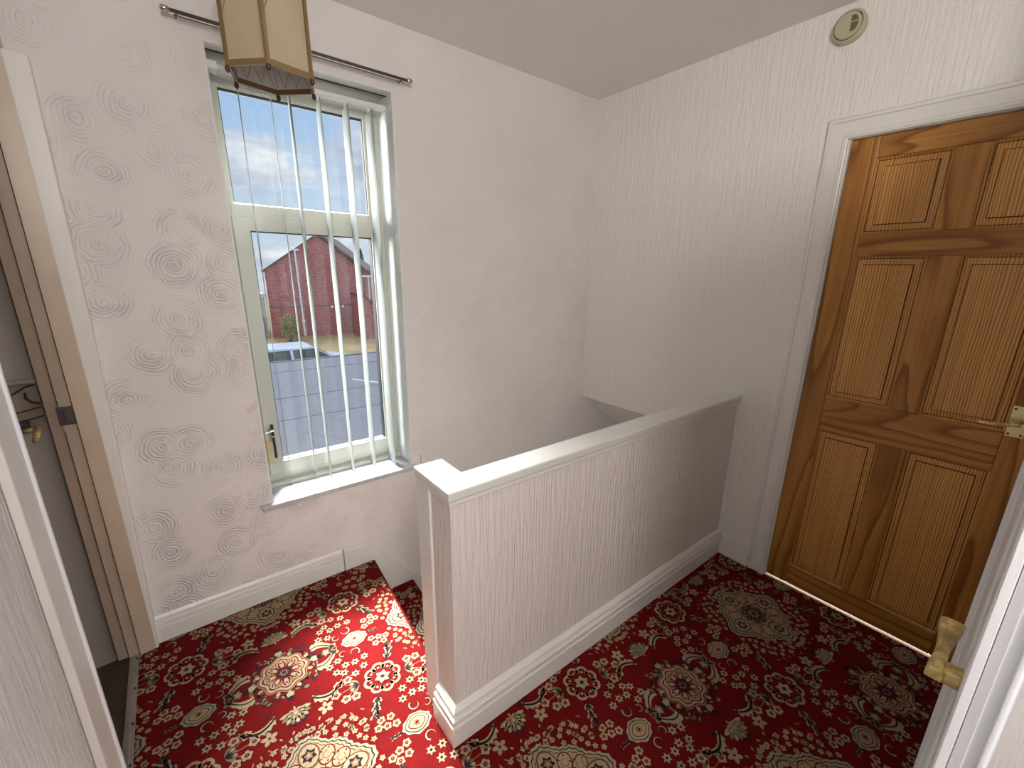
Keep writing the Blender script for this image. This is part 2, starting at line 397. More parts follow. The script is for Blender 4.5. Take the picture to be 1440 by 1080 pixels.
def empty(name, loc, label=None, cat=None, group=None, kind=None):
    o = bpy.data.objects.new(name, None); C.objects.link(o); o.location = loc; o.empty_display_size = 0.05
    tag(o, label, cat, group, kind); return o
def tag(o, label=None, cat=None, group=None, kind=None):
    if label: o['label'] = label
    if cat: o['category'] = cat
    if group: o['group'] = group
    if kind: o['kind'] = kind
    return o
def child(o, parent):
    """parent keeping world position (parents here are unrotated)"""
    o.parent = parent
    o.matrix_parent_inverse = Matrix.Translation(-Vector(parent.location))
    return o
def copy_tree(o, parent=None):
    c = o.copy(); C.objects.link(c)
    if parent: c.parent = parent
    for ch in list(o.children): copy_tree(ch, c)
    return c
def struct(name, bm, mat, label=None, **k):
    o = link(name, bm, mat, kind='structure', **k)
    if label: o['label'] = label
    return o

H = 2.46
# ------------------------------------------------------------------ setting: walls
WX0, WX1, WZ0, WZ1 = -1.958, -1.293, 0.450, 2.209
bm = bmesh.new()
box(bm, -2.55, WX0, 0, 0.30, -2.8, H+0.1); box(bm, WX1, 1.7, 0, 0.30, -2.8, H+0.1)
box(bm, WX0, WX1, 0, 0.30, -2.8, WZ0); box(bm, WX0, WX1, 0, 0.30, WZ1, H+0.1)
bmesh.ops.remove_doubles(bm, verts=bm.verts, dist=1e-5)
struct('wall_window', bm, M_SWIRL, 'white wall with swirled plaster rings around the tall window')

DL, DR, DT = -1.336, -2.05, 1.985      # pine door left, right (y), top
bm = bmesh.new()
box(bm, 0, 0.12, -1.0, 0.0, 0.640, H+0.1)
box(bm, 0, 0.12, DL+0.02, -1.0, -0.05, H+0.1)
box(bm, 0, 0.12, DR-0.02, DL+0.02, DT+0.02, H+0.1)
box(bm, 0, 0.12, -2.4, DR-0.02, -0.05, H+0.1)
struct('wall_right', bm, M_RIB, 'white wall with fine vertical relief paper around the pine door')

bm = B(-2.60, -2.468, -4.9, -0.905, -0.05, H+0.1)
box(bm, -2.60, -2.484, -0.905, -0.040, 2.06, H+0.1)
struct('wall_left', bm, M_RIB3, 'white wall with coarse vertical relief paper beside the ajar door')
bm = bmesh.new(); box(bm, -2.6, 0.12, -4.9, 0.3, H, H+0.1)
struct('ceiling', bm, M_CEIL, 'plain off-white painted ceiling')
# rooms behind and beside the camera
bm = B(-0.74, -0.64, -4.9, -2.95, -0.05, H+0.1); box(bm, -0.74, -0.64, -2.95, -2.12, 2.06, H+0.1)
struct('wall_side', bm, M_RIB, 'white wall behind the open white door')
bm = B(-0.74, 0.12, -2.24, -2.12, -0.05, H+0.1)
struct('wall_front', bm, M_RIB, 'white wall at the near end of the landing')
bm = B(-2.6, -0.64, -4.9, -4.78, -0.05, 0.9); box(bm, -2.6, -0.64, -4.9, -4.78, 2.3, H+0.1)  # gap between the two bands added to let fill light in
struct('wall_back', bm, M_RIB, 'white wall behind the viewer with a wide opening added for fill light')
# the room behind the ajar door on the left
bm = bmesh.new()
box(bm, -4.1, -2.551, -0.012, 0.10, -0.05, H); box(bm, -4.2, -4.1, -2.1, 0.10, -0.05, H); box(bm, -4.2, -2.601, -2.2, -2.1, -0.05, H)
struct('wall_far_room', bm, M_GREYW, 'grey painted wall seen through the gap of the ajar door')
struct('ceiling_far_room', B(-4.2, -2.601, -2.2, 0.10, H, H+0.1), M_CEIL)
struct('floor_far_room', B(-4.1, -2.516, -2.1, -0.012, -0.05, -0.006), M_VINYL, 'dark brown vinyl floor beyond the metal threshold strip')
# room behind the pine door
bm = bmesh.new()
box(bm, 1.9, 2.0, -2.5, -1.1, -0.05, H); box(bm, 0.12, 2.0, -1.12, -1.02, -0.05, H); box(bm, 0.12, 2.0, -2.6, -2.5, -0.05, H)
struct('wall_pine_room', bm, M_CEIL)
struct('ceiling_pine_room', B(0.12, 2.0, -2.6, -1.02, H, H+0.1), M_CEIL)
struct('floor_pine_room', B(0.0, 2.0, -2.6, -1.02, -0.06, -0.010), mat_plain('pale_floor', (0.75, 0.72, 0.68), 0.7))

# stairwell below
bm = bmesh.new(); prism(bm, [(0.004, -1.0, 0.6385), (1.7, -1.0, -0.533), (1.7, -1.0, 0.66), (0.004, -1.0, 0.66)], (0, 1.0, 0))
struct('ceiling_stair', bm, M_CEIL, 'sloping plaster soffit over the lower stairs')
struct('wall_stair_end', B(1.7, 1.8, -1.1, 0.3, -2.8, 0.7), M_RIB)
struct('floor_stair_foot', B(-1.55, 1.7, -1.0, 0, -2.8, -2.7), P_RED)

# ------------------------------------------------------------------ low wall round the stairs
XE, YF, YB = -1.660, -1.068, -0.995
bm = bmesh.new()
pts = [(XE, YF), (0.0, YF), (0.0, YB), (-1.585, YB), (-1.585, -0.955), (XE, -0.955)]
prism(bm, [(x, y, -0.0) for x, y in pts], (0, 0, 0.863))
for f in bm.faces: f.normal_update()
struct('wall_stair', bm, M_RIB2, 'low pink-white wall with deep vertical relief guarding the stairs')
struct('wall_stair_lower', B(-1.575, 1.7, -1.0-0.06, -1.0, -2.75, -0.03), M_RIB)
# smooth end board (newel casing)
o = struct('trim_newel_board', B(-1.668, -1.585, -0.955, -0.872, -0.02, 0.863), M_SKIRT, 'smooth white newel board at the free end of the low wall', bevel=0.003)
bm = bmesh.new()
cp = [(-1.671, -1.083), (0.0, -1.083), (0.0, -0.985), (-1.572, -0.985), (-1.572, -0.864), (-1.671, -0.864)]
prism(bm, [(x, y, 0.863) for x, y in cp], (0, 0, 0.030))
cap_bm = bm
bm = bmesh.new()
c2 = [(-1.6665, -1.0765), (0.0, -1.0765), (0.0, -0.99), (-1.578, -0.99), (-1.578, -0.868), (-1.6665, -0.868)]
prism(bm, [(x, y, 0.848) for x, y in c2], (0, 0, 0.0145))
struct('trim_cap_mould', bm, M_GLOSS, 'narrow moulding under the white capping board', bevel=0.002)
bm = cap_bm
struct('trim_cap', bm, M_CAP, 'L-shaped white gloss capping board on the low wall', bevel=0.005)

# ------------------------------------------------------------------ skirting with a stepped profile
PROF = [(0, 0), (0.018, 0), (0.018, 0.066), (0.0165, 0.069), (0.0105, 0.0695), (0.0105, 0.073), (0.0160, 0.076), (0.0160, 0.088), (0.0145, 0.0905), (0.0085, 0.091), (0.0085, 0.095), (0.0115, 0.099), (0.0105, 0.107), (0.006, 0.114), (0.004, 0.117), (0, 0.117)]
def skirt(name, a, b, outward, label=None, sc=1.0, mitre_a=0, mitre_b=0, depth=1.0):
    """skirting from a to b (xy) on a wall; outward = unit xy normal; mitre = extra length at full depth"""
    a = Vector((*a, 0)); b = Vector((*b, 0)); o = Vector((*outward, 0)); d = (b-a).normalized()
    bm = bmesh.new(); va, vb = [], []
    for p, h in PROF:
        p *= depth
        va.append(bm.verts.new(a+o*p-d*p*mitre_a+Vector((0, 0, h*sc)))); vb.append(bm.verts.new(b+o*p+d*p*mitre_b+Vector((0, 0, h*sc))))
    n = len(PROF)
    for i in range(n): bm.faces.new((va[i], va[(i+1) % n], vb[(i+1) % n], vb[i]))
    bm.faces.new(va); bm.faces.new(list(reversed(vb))); bmesh.ops.recalc_face_normals(bm, faces=bm.faces)
    return struct(name, bm, M_SKIRT, label)
skirt('baseboard_window', (-2.430, 0), (-1.694, 0), (0, -1), 'white moulded skirting below the window')
skirt('baseboard_stair', (XE, YF), (0, YF), (0, -1), 'white moulded skirting along the low wall', 1.12, 1, 0, 1.6)
skirt('baseboard_stair_end', (XE, -0.962), (XE, YF), (-1, 0), 'short white moulded skirting on the end of the low wall', 1.12, 0, 1, 1.6)
skirt('baseboard_right', (0, YF-0.0288), (0, -1.249), (-1, 0), 'short white skirting between low wall and door frame', 1.0)
# string board that drops with the stairs
bm = bmesh.new()
sp = [(-1.690, 0.112), (-1.572, 0.098), (-1.277, -0.237), (1.6, -3.2), (1.6, -3.6), (-1.690, -0.5)]
sp = [(-1.690, 0.112), (-1.572, 0.098), (-1.270, -0.245), (-0.9, -0.66), (-0.9, -1.3), (-1.690, -0.5)]
prism(bm, [(x, -0.022, z) for x, z in sp], (0, 0.022, 0))
struct('trim_string', bm, M_STRING, 'white stair string board sloping down beside the steps', bevel=0.002)
bm = bmesh.new()
cpp = [(-1.690, 0.118), (-1.572, 0.104), (-1.270, -0.239), (-0.9, -0.654)]
pts = [(x, z) for x, z in cpp]+[(x, z-0.010) for x, z in reversed(cpp)]
prism(bm, [(x, -0.030, z) for x, z in pts], (0, 0.030, 0))
struct('trim_string_cap', bm, M_SKIRT, 'rounded edge of the stair string board', bevel=0.002)

bm = bmesh.new(); prism(bm, [(-1.247, -0.020, 0.514), (-1.247, -0.020, 0.468), (-0.80, -0.020, 0.02), (-0.80, -0.020, 0.066)], (0, 0.020, 0))
struct('trim_stair_dado', bm, M_STRING, 'pale sloping rail on the window wall just behind the low wall')

# ------------------------------------------------------------------ patterned carpet
class Pat:
    def __init__(s): s.faces = []      # (layer, mat, [(x,y)])
    def poly(s, pts, mat, layer): s.faces.append((layer, mat, [tuple(p) for p in pts]))
    def stroke(s, pts, w, mat, layer, taper=False, closed=False):
        n = len(pts); Lr = []
        for i in range(n):
            if closed: a, b = pts[(i-1) % n], pts[(i+1) % n]
            else: a, b = pts[max(i-1, 0)], pts[min(i+1, n-1)]
            dx, dy = b[0]-a[0], b[1]-a[1]; l = math.hypot(dx, dy) or 1e-9
            ww = w*(1-0.85*i/(n-1)) if taper else w
            Lr.append(((pts[i][0]-dy/l*ww/2, pts[i][1]+dx/l*ww/2), (pts[i][0]+dy/l*ww/2, pts[i][1]-dx/l*ww/2)))
        for i in range(n if closed else n-1):
            j = (i+1) % n
            s.poly([Lr[i][0], Lr[i][1], Lr[j][1], Lr[j][0]], mat, layer)
def T(pts, x, y, rot=0, sx=1, sy=1):
    c, s_ = math.cos(rot), math.sin(rot)
    return [(x+(px*sx)*c-(py*sy)*s_, y+(px*sx)*s_+(py*sy)*c) for px, py in pts]
def circ(r, n=12, rx=1.0): return [(r*rx*math.cos(2*math.pi*k/n), r*math.sin(2*math.pi*k/n)) for k in range(n)]
def starp(r1, r2, n, ph=0.0): return [((r1 if k % 2 == 0 else r2)*math.cos(math.pi*k/n+ph), (r1 if k % 2 == 0 else r2)*math.sin(math.pi*k/n+ph)) for k in range(2*n)]
def arc(r, a0, a1, n=8): return [(r*math.cos(R(a0+(a1-a0)*k/(n-1))), r*math.sin(R(a0+(a1-a0)*k/(n-1)))) for k in range(n)]
def petal(l, w): return [(0, 0), (l*0.3, w*0.42), (l*0.65, w*0.5), (l*0.9, w*0.25), (l, 0), (l*0.9, -w*0.25), (l*0.65, -w*0.5), (l*0.3, -w*0.42)]
def star6(P, x, y, r=0.017, rot=0.0):
    P.poly(T(starp(r, r*0.55, 6), x, y, rot), CREAM, 2); P.poly(T(circ(r*0.30, 6), x, y), NAVY, 4)
def ringf(P, x, y, r=0.0145, rot=0.0, mat=CREAM):
    P.poly(T([( (r*(1+0.16*math.cos(5*t)))*math.cos(t), (r*(1+0.16*math.cos(5*t)))*math.sin(t)) for t in [2*math.pi*k/20 for k in range(20)]], x, y, rot), mat, 2)
    P.poly(T(circ(r*0.46, 8), x, y), DRED, 4); P.poly(T(circ(r*0.2, 5), x, y), TAN, 5)
def floret(P, x, y, r=0.011, rot=0.0):
    P.poly(T(starp(r, r*0.62, 5), x, y, rot), CREAM, 2); P.poly(T(circ(r*0.28, 5), x, y), TAN, 4)
def leaf_spray(P, x, y, rot, l=0.10):
    st = T([(0, 0), (l*0.35, l*0.06), (l*0.7, l*0.02), (l, -l*0.10)], x, y, rot)
    P.stroke(st, 0.006, NAVY, 3)
    for k in range(5):
        t = 0.12+0.19*k
        for sd in (1, -1):
            c = T([(l*t, l*0.05)], x, y, rot)[0]
            P.poly(T(petal(l*0.30, l*0.13), c[0], c[1], rot+sd*R(38)), NAVY if k % 2 else CREAM, 2)
            P.poly(T(petal(l*0.24, l*0.07), c[0], c[1], rot+sd*R(30)), CREAM if k % 2 else NAVY, 3)
    P.poly(T(petal(l*0.25, l*0.12), *T([(l*0.85, -l*0.03)], x, y, rot)[0], rot-R(10)), CREAM, 2)
def hook(P, x, y, r, a0, sgn=1, mat=CREAM):
    pts = [(r*(1-0.10*k/7)*math.cos(R(a0)+sgn*R(36)*k), r*(1-0.10*k/7)*math.sin(R(a0)+sgn*R(36)*k)) for k in range(8)]
    P.stroke(T(pts, x, y), r*0.42, mat, 2, taper=True); P.stroke(T([(p[0]*0.78, p[1]*0.78) for p in pts], x, y), r*0.22, NAVY, 3, taper=True)
def fan(P, x, y, rot, r=0.030):
    for k in range(5): P.poly(T(petal(r, r*0.42), x, y, rot+R(-50+25*k)), CREAM if k % 2 else OLIVE, 2)
    for k in range(4): P.poly(T(petal(r*0.75, r*0.14), x, y, rot+R(-37+25*k)), NAVY, 3)
def palm_fan(P, x, y, rot, r=0.055):
    for k in range(9):
        P.poly(T(petal(r, r*0.34), x, y, rot+R(-88+22*k)), CREAM if k % 2 == 0 else OLIVE, 2)
        P.poly(T(petal(r*0.62, r*0.18), x, y, rot+R(-88+22*k)), OLIVE if k % 2 == 0 else CREAM, 3)
    for k in range(7): P.poly(T(petal(r*0.20, r*0.16), *T([(r*0.92*math.cos(R(-36+12*k)), r*0.92*math.sin(R(-36+12*k)))], x, y, rot)[0], rot), NAVY, 4)
    P.poly(T(petal(r*0.42, r*0.5), x-0.004*math.cos(rot), y-0.004*math.sin(rot), rot), TAN, 4)
    P.poly(T(petal(r*0.30, r*0.30), x, y, rot), CREAM, 5)
    for sd in (1, -1): P.poly(T(petal(r*0.40, r*0.2), x, y, rot+sd*R(118)), CREAM, 2)
    P.poly(T(petal(r*0.45, r*0.14), x, y, rot+R(180)), CREAM, 2)
def tulip(P, x, y, rot):
    """cup of two serrated leaves opening along +rot with a flower inside"""
    for sd in (1, -1):
        out = [(-0.035, 0)]+[( -0.030+0.085*t, sd*(0.012+0.058*math.sin(t*2.1)+(0.005 if k % 2 else 0))) for k, t in enumerate([i/9 for i in range(1, 10)])]
        inn = [(-0.026+0.078*t, sd*(0.004+0.036*math.sin(t*2.0))) for t in [i/6 for i in range(6, 0, -1)]]
        P.poly(T(out+inn, x, y, rot), CREAM, 2)
        P.stroke(T([(-0.025+0.078*t, sd*(0.008+0.046*math.sin(t*2.05))) for t in [i/7 for i in range(1, 8)]], x, y, rot), 0.005, NAVY, 3)
        P.poly(T(petal(0.045, 0.022), x, y, rot+R(180)-sd*R(38)), OLIVE, 2); P.poly(T(petal(0.034, 0.010), x, y, rot+R(180)-sd*R(38)), NAVY, 3)
    P.poly(T(starp(0.021, 0.013, 5), *T([(0.008, 0)], x, y, rot)[0], rot), OLIVE, 3)
    P.poly(T(starp(0.012, 0.007, 5), *T([(0.008, 0)], x, y, rot)[0], rot), CREAM, 4)
def acanthus(P, x, y, rot, sgn):
    """curled leaf: x,y is the tail, grows along rot, curls to side sgn"""
    sp = [(0.105*t, sgn*0.030*math.sin(t*3.0)) for t in [i/9 for i in range(10)]]
    end = sp[-1]
    curl = [(end[0]-0.004-0.016*math.sin(a)*1.0, end[1]-sgn*(0.016-0.016*math.cos(a))) for a in [0.5*i for i in range(-1, 6)]]
    top = [(0.10*t+0.004, sgn*(0.034*math.sin(t*2.7)+0.006+(0.009 if k % 2 else 0))) for k, t in enumerate([i/11 for i in range(12)])]
    P.poly(T(top+[(p[0], p[1]-sgn*0.010) for p in reversed(sp)], x, y, rot), CREAM, 2)
    P.stroke(T(sp+curl, x, y, rot), 0.010, CREAM, 2, taper=True)
    P.stroke(T([(p[0], p[1]+sgn*0.002) for p in sp[2:]]+curl, x, y, rot), 0.0045, NAVY, 3)
    P.stroke(T([(-0.045, -sgn*0.006), (-0.02, -sgn*0.001), (0, 0)], x, y, rot), 0.003, TAN, 1)
def eye(P, x, y, rot, s=1.0, gems=True):
    def lens(a, b): return [(a*math.cos(t), b*math.sin(t)*(1-0.28*abs(math.cos(t))**1.2)) for t in [2*math.pi*k/18 for k in range(18)]]
    P.poly(T([(p[0]*(1.12 if k % 2 else 1.0), p[1]*(1.10 if k % 2 else 1.0)) for k, p in enumerate(lens(0.052*s, 0.042*s))], x, y, rot), SAGE, 2)
    P.poly(T(lens(0.046*s, 0.037*s), x, y, rot), NAVY, 3); P.poly(T(lens(0.043*s, 0.0335*s), x, y, rot), CREAM, 4)
    P.poly(T(lens(0.033*s, 0.025*s), x, y, rot), DRED, 5); P.poly(T(lens(0.030*s, 0.022*s), x, y, rot), CREAM, 6)
    P.poly(T(starp(0.018*s, 0.009*s, 6), x, y, rot), NAVY if gems else TAN, 7)
    P.poly(T(starp(0.009*s, 0.004*s, 5), x, y, rot), TAN if gems else DRED, 8)
def rosette(P, x, y):
    for k in range(8):
        a = R(45*k); cx, cy = x+0.046*math.cos(a), y+0.046*math.sin(a)
        P.stroke(T(arc(0.019, -125, 125, 9), cx, cy, a), 0.0095, CREAM, 2)
        for sd in (1, -1): P.poly(T(petal(0.017, 0.009), *T([(-0.010, sd*0.014)], cx, cy, a)[0], a+R(0)), CREAM, 2)
        P.poly(T(circ(0.005, 6), x+0.044*math.cos(a), y+0.044*math.sin(a)), CREAM, 3)
    P.poly(T(circ(0.026, 12), x, y), DRED, 3)
    P.poly(T(starp(0.030, 0.019, 6), x, y), SAGE, 4); P.poly(T(starp(0.026, 0.017, 6), x, y), CREAM, 5)
    P.poly(T(starp(0.011, 0.006, 6), x, y), NAVY, 6)
def med_B(P, x, y):
    # speckled navy surround
    rnd = random.Random(3)
    for k in range(150):
        a = rnd.random()*2*math.pi; r = 0.092+0.040*rnd.random()*(0.7+0.3*math.cos(4*a+math.pi))
        m = NAVY if k % 3 else OLIVE
        P.poly(T(petal(0.018, 0.008), x+r*math.cos(a), y+r*math.sin(a), rnd.random()*6.28), m, 1 if k % 3 else 2)
    for k in range(4):
        a = R(90*k); cx, cy = x+0.103*math.cos(a), y+0.103*math.sin(a)
        P.poly(T([(-0.014, 0), (0, 0.013), (0.013, 0.010), (0.013, -0.010), (0, -0.013)], cx, cy, a), SAGE, 3)
        P.poly(T([(-0.009, 0), (0, 0.009), (0.009, 0.006), (0.009, -0.006), (0, -0.009)], cx, cy, a), CREAM, 4)
        for q in (-30, 0, 30): P.poly(T(petal(0.022, 0.008), cx+0.012*math.cos(a), cy+0.012*math.sin(a), a+R(q)), NAVY, 3)
    sc = lambda r, amp, n=64: [((r+amp*math.cos(8*t))*math.cos(t), (r+amp*math.cos(8*t))*math.sin(t)) for t in [2*math.pi*k/n for k in range(n)]]
    P.poly(T(sc(0.088, 0.006), x, y), NAVY, 2)
    P.poly(T(sc(0.085, 0.006), x, y), TAN, 3); P.poly(T(sc(0.080, 0.006), x, y), DRED, 4); P.poly(T(sc(0.077, 0.006), x, y), CREAM, 5); P.poly(T(sc(0.068, 0.006), x, y), DRED, 6)
    for k in range(8):
        a = R(45*k); cx, cy = x+0.050*math.cos(a), y+0.050*math.sin(a)
        P.stroke(T(arc(0.015, -110, 110, 8), cx, cy, a), 0.006, CREAM, 7)
        P.poly(T(petal(0.040, 0.015), x+0.022*math.cos(a), y+0.022*math.sin(a), a), CREAM, 7)
        P.poly(T(circ(0.004, 6), cx, cy), NAVY, 8)
        a2 = a+R(22.5); P.poly(T(petal(0.034, 0.009), x+0.030*math.cos(a2), y+0.030*math.sin(a2), a2), TAN, 7)
        P.poly(T(petal(0.022, 0.014), *T([(0.078, 0)], x, y, a2)[0], a2), CREAM, 2)
    P.poly(T(starp(0.030, 0.020, 8), x, y), NAVY, 8); P.poly(T(starp(0.017, 0.010, 8), x, y), TAN, 9); P.poly(T(starp(0.012, 0.006, 8), x, y), NAVY, 10)
def med_A(P, x, y):
    sh = lambda r: [(r*(1+0.10*math.cos(4*t)+0.055*math.cos(8*t))*(1+(0.035 if k % 2 else 0))*math.cos(t), r*(1+0.10*math.cos(4*t)+0.055*math.cos(8*t))*(1+(0.035 if k % 2 else 0))*math.sin(t)) for k, t in enumerate([2*math.pi*k/80 for k in range(80)])]
    P.poly(T(sh(0.150), x, y), SAGE, 1); P.poly(T(sh(0.141), x, y), NAVY, 2); P.poly(T(sh(0.137), x, y), CREAM, 3); P.poly(T(sh(0.128), x, y), DRED, 4); P.poly(T(sh(0.125), x, y), CREAM, 5)
    for k in range(4):
        a = R(90*k); cx, cy = x+0.108*math.cos(a), y+0.108*math.sin(a)
        ln = lambda s: [(s*1.15*math.cos(t), s*0.85*math.sin(t)) for t in [2*math.pi*i/14 for i in range(14)]]
        P.poly(T(ln(0.040), cx, cy, a), OLIVE, 6); P.poly(T(ln(0.036), cx, cy, a), DRED, 7); P.poly(T(ln(0.033), cx, cy, a), CREAM, 8)
        P.poly(T(starp(0.025, 0.016, 6), cx, cy, a), NAVY, 9); P.poly(T(starp(0.015, 0.009, 5), cx, cy, a), TAN, 10); P.poly(T(circ(0.005, 6), cx, cy), CREAM, 11)
        # diagonal double scroll lobes
        for sd in (1, -1):
            a2 = a+R(45)+sd*R(15); c2 = (x+0.092*math.cos(a2), y+0.092*math.sin(a2))
            P.poly(T(circ(0.025, 14, 1.3), *c2, a2), DRED, 6); P.poly(T(circ(0.0215, 14, 1.32), *c2, a2), CREAM, 7)
            P.stroke(T(arc(0.012, 0, sd*290, 9), *c2, a2), 0.0035, TAN, 8)
            for q in range(5): P.poly(T(petal(0.009, 0.004), *T([(0.017*math.cos(q*1.25), 0.015*math.sin(q*1.25))], *c2, a2)[0], a2+q), DRED if q % 2 else NAVY, 8)
            P.stroke(T([(0.036, sd*0.004), (0.05, sd*0.006), (0.064, sd*0.014)], x, y, a+R(45)), 0.003, DRED, 7)
    P.poly(T(circ(0.055, 16), x, y), DRED, 6); P.poly(T(circ(0.052, 16), x, y), TAN, 7)
    for k in range(8):
        P.poly(T(petal(0.034, 0.026), x+0.018*math.cos(R(45*k)), y+0.018*math.sin(R(45*k)), R(45*k)), NAVY, 8)
        P.poly(T(petal(0.016, 0.010), x+0.030*math.cos(R(45*k)), y+0.030*math.sin(R(45*k)), R(45*k)), OLIVE, 9)
    P.poly(T(starp(0.024, 0.014, 8), x, y), OLIVE, 10); P.poly(T(starp(0.014, 0.007, 8), x, y), NAVY, 11)

PXc, PYc, BX, BY = 1.152, 0.952, -2.058, -0.472
STARS = [(.213, .164), (.249, .148), (.265, .108), (.227, .112), (.194, .105), (.179, .136), (.157, .119), (.142, .081), (.175, .069)]
STARS2 = [(.326, .39), (.363, .397), (.342, .36), (.38, .356), (.403, .412), (.441, .392), (.415, .369), (.303, .372), (.36, .43)]
RINGS = [(.397, .303), (.431, .301), (.449, .265), (.424, .23), (.392, .221)]
RINGA = [(.317, .040), (.345, .049), (.372, .058), (.324, .074), (.355, .080)]
FLOR = [(.421, .138), (.441, .118), (.471, .163), (.411, .113), (.401, .089), (.430, .150), (.454, .139), (.40, .115), (.49, .185), (.45, .17), (.52, .182), (.555, .19), (.535, .165)]
FLOR2 = [(.009, .279), (.031, .285), (.059, .301), (.061, .322), (.036, .318), (.089, .327), (.085, .352), (.114, .370), (.133, .355), (.139, .377), (.146, .401), (.172, .394), (.16, .42), (.18, .44)]
def unit_cell():
    """one lattice cell: everything around a B medallion, out to half way"""
    P = Pat()
    med_B(P, 0, 0)
    for sx in (1, -1):
        tulip(P, sx*0.158, 0, 0 if sx < 0 else math.pi)
        eye(P, sx*0.262, 0, 0, 0.92, False)
        for sy in (1, -1): hook(P, sx*0.243, sy*0.064, 0.017, 60*sy if sx > 0 else 180-60*sy, -sx*sy)
        leaf_spray(P, sx*0.315, 0, 0 if sx > 0 else math.pi, 0.035)
        palm_fan(P, 0, sx*0.185, sx*math.pi/2, 0.050)
        for sy in (1, -1):
            acanthus(P, sx*0.165, sy*0.165, R(180)+sy*R(-8)*0 if sx > 0 else 0.0, (1 if sx*sy < 0 else -1))
            for (a, b) in STARS: star6(P, sx*a, sy*b, rot=a*40)
            for (a, b) in [(.20, .128), (.225, .135), (.17, .10)]: P.poly(T(petal(0.03, 0.007), sx*a, sy*b, a*50), DRED, 1)
            for (a, b) in RINGA: ringf(P, sx*a, sy*b, 0.013, a*30)
            for (a, b) in FLOR: floret(P, sx*a, sy*b, rot=a*50)
            for (a, b) in FLOR2: floret(P, sx*a, sy*b, rot=b*50)
            hook(P, sx*0.201, sy*0.047, 0.013, 90*sy if sx > 0 else 180-90*sy, sx*sy)
            # butterfly clusters above and below the medallion
            for k in range(5): P.poly(T(petal(0.026, 0.015), sx*0.087, sy*0.235, R(72*k+20)), CREAM, 2)
            P.poly(T(circ(0.005, 6), sx*0.087, sy*0.235), DRED, 3)
            for k in range(6):
                a = R(60*k); P.poly(T(petal(0.014, 0.006), sx*0.04+0.03*math.cos(a), sy*0.285+0.02*math.sin(a), a), CREAM, 1)
            for q in range(4): P.poly(T(petal(0.020, 0.006), sx*(0.40+0.03*q), sy*(0.165+0.008*q), R(40+30*q)*sx*sy), TAN, 2)
    return P
def c_cell():
    P = Pat(); rosette(P, 0, 0)
    # (relative to C at +.288,+.238)
    for s_ in (1, -1):
        leaf_spray(P, s_*-0.035, s_*0.062, R(118) if s_ > 0 else R(-62), 0.085)
        fan(P, s_*0.080, s_*0.020, R(12) if s_ > 0 else R(192), 0.036)
        for (a, b) in RINGS: ringf(P, s_*(a-.288), s_*(b-.240), 0.0155, a*30)
        for (a, b) in RINGS: P.stroke([(s_*0.085, s_*0.022), (s_*(a-.288), s_*(b-.240))], 0.003, TAN, 1)
    return P
def carpet_pattern(bm, zt, xlo, xhi, ylo, yhi, cuts, shift=(0, 0), dz=0.00035):
    UC, CC = unit_cell(), c_cell()
    A = Pat(); med_A(A, 0, 0)
    out = bmesh.new()
    def put(P, ox, oy, fx=1, fy=1):
        for layer, m, pts in P.faces:
            z = zt+dz*layer
            q = [(ox+fx*p[0], oy+fy*p[1]) for p in pts]
            if max(p[0] for p in q) < xlo or min(p[0] for p in q) > xhi or max(p[1] for p in q) < ylo or min(p[1] for p in q) > yhi: continue
            if fx*fy < 0: q.reverse()
            ar = sum(q[i][0]*q[(i+1) % len(q)][1]-q[(i+1) % len(q)][0]*q[i][1] for i in range(len(q)))
            if ar < 0: q.reverse()
            f = out.faces.new([out.verts.new((a, b, z)) for a, b in q]); f.material_index = m
    for i in range(-2, 5):
        for j in range(-6, 4):
            if (i+j) % 2: continue
            bx, by = BX+shift[0]+i*PXc/2, BY+shift[1]+j*PYc/2
            put(UC, bx, by); put(A, bx+PXc/2, by)
            for sx in (1, -1):
                # one C rosette in each quadrant, shared between neighbours, so place two per cell
                pass
            put(CC, bx+PXc/4, by+PYc/4); put(CC, bx-PXc/4, by+PYc/4, -1, 1)
            for (a, b) in STARS2:
                if True:
                    for sx in (1, -1): pass
    for co, no in cuts:
        g = out.verts[:]+out.edges[:]+out.faces[:]
        bmesh.ops.bisect_plane(out, geom=g, plane_co=co, plane_no=no, clear_outer=True, clear_inner=False)
    me = bpy.data.meshes.new('tmp'); out.to_mesh(me); out.free(); bm.from_mesh(me); bpy.data.meshes.remove(me)

NOSE = [(-1.537, -0.0), (-1.579, -0.60), (-1.600, -0.90), (-1.600, -1.0)]
bm = bmesh.new()
fl = [(-2.49, -0.0)]+[(-2.49, -0.905), (-2.49, -4.8), (-0.64, -4.8), (-0.64, -2.3), (0.0, -2.3), (0.0, -1.0)]+list(reversed([(x-0.014, y) for x, y in NOSE]))
prism(bm, [(x, y, 0.0) for x, y in fl], (0, 0, -0.03))
tube(bm, [(x-0.014, y, -0.015) for x, y in NOSE], 0.015, 14)
nd = Vector((NOSE[1][0]-NOSE[0][0], NOSE[1][1]-NOSE[0][1], 0)).normalized(); nn = Vector((-nd.y, nd.x, 0))
if nn.x < 0: nn = -nn
carpet_pattern(bm, 0.0004, -2.5, -1.5, -1.0, 0.0,
    [(Vector((-2.49, 0, 0)), Vector((-1, 0, 0))), (Vector((0, -0.018, 0)), Vector((0, 1, 0))), (Vector((0, -1.0, 0)), Vector((0, -1, 0))), (Vector((NOSE[0][0]-0.013, NOSE[0][1], 0)), nn)])
carpet_pattern(bm, 0.0004, -2.5, 0.0, -2.3, -1.0,
    [(Vector((-2.468, 0, 0)), Vector((-1, 0, 0))), (Vector((0, -1.0, 0)), Vector((0, 1, 0))), (Vector((0.0, 0, 0)), Vector((1, 0, 0))), (Vector((0, -2.12, 0)), Vector((0, -1, 0)))])
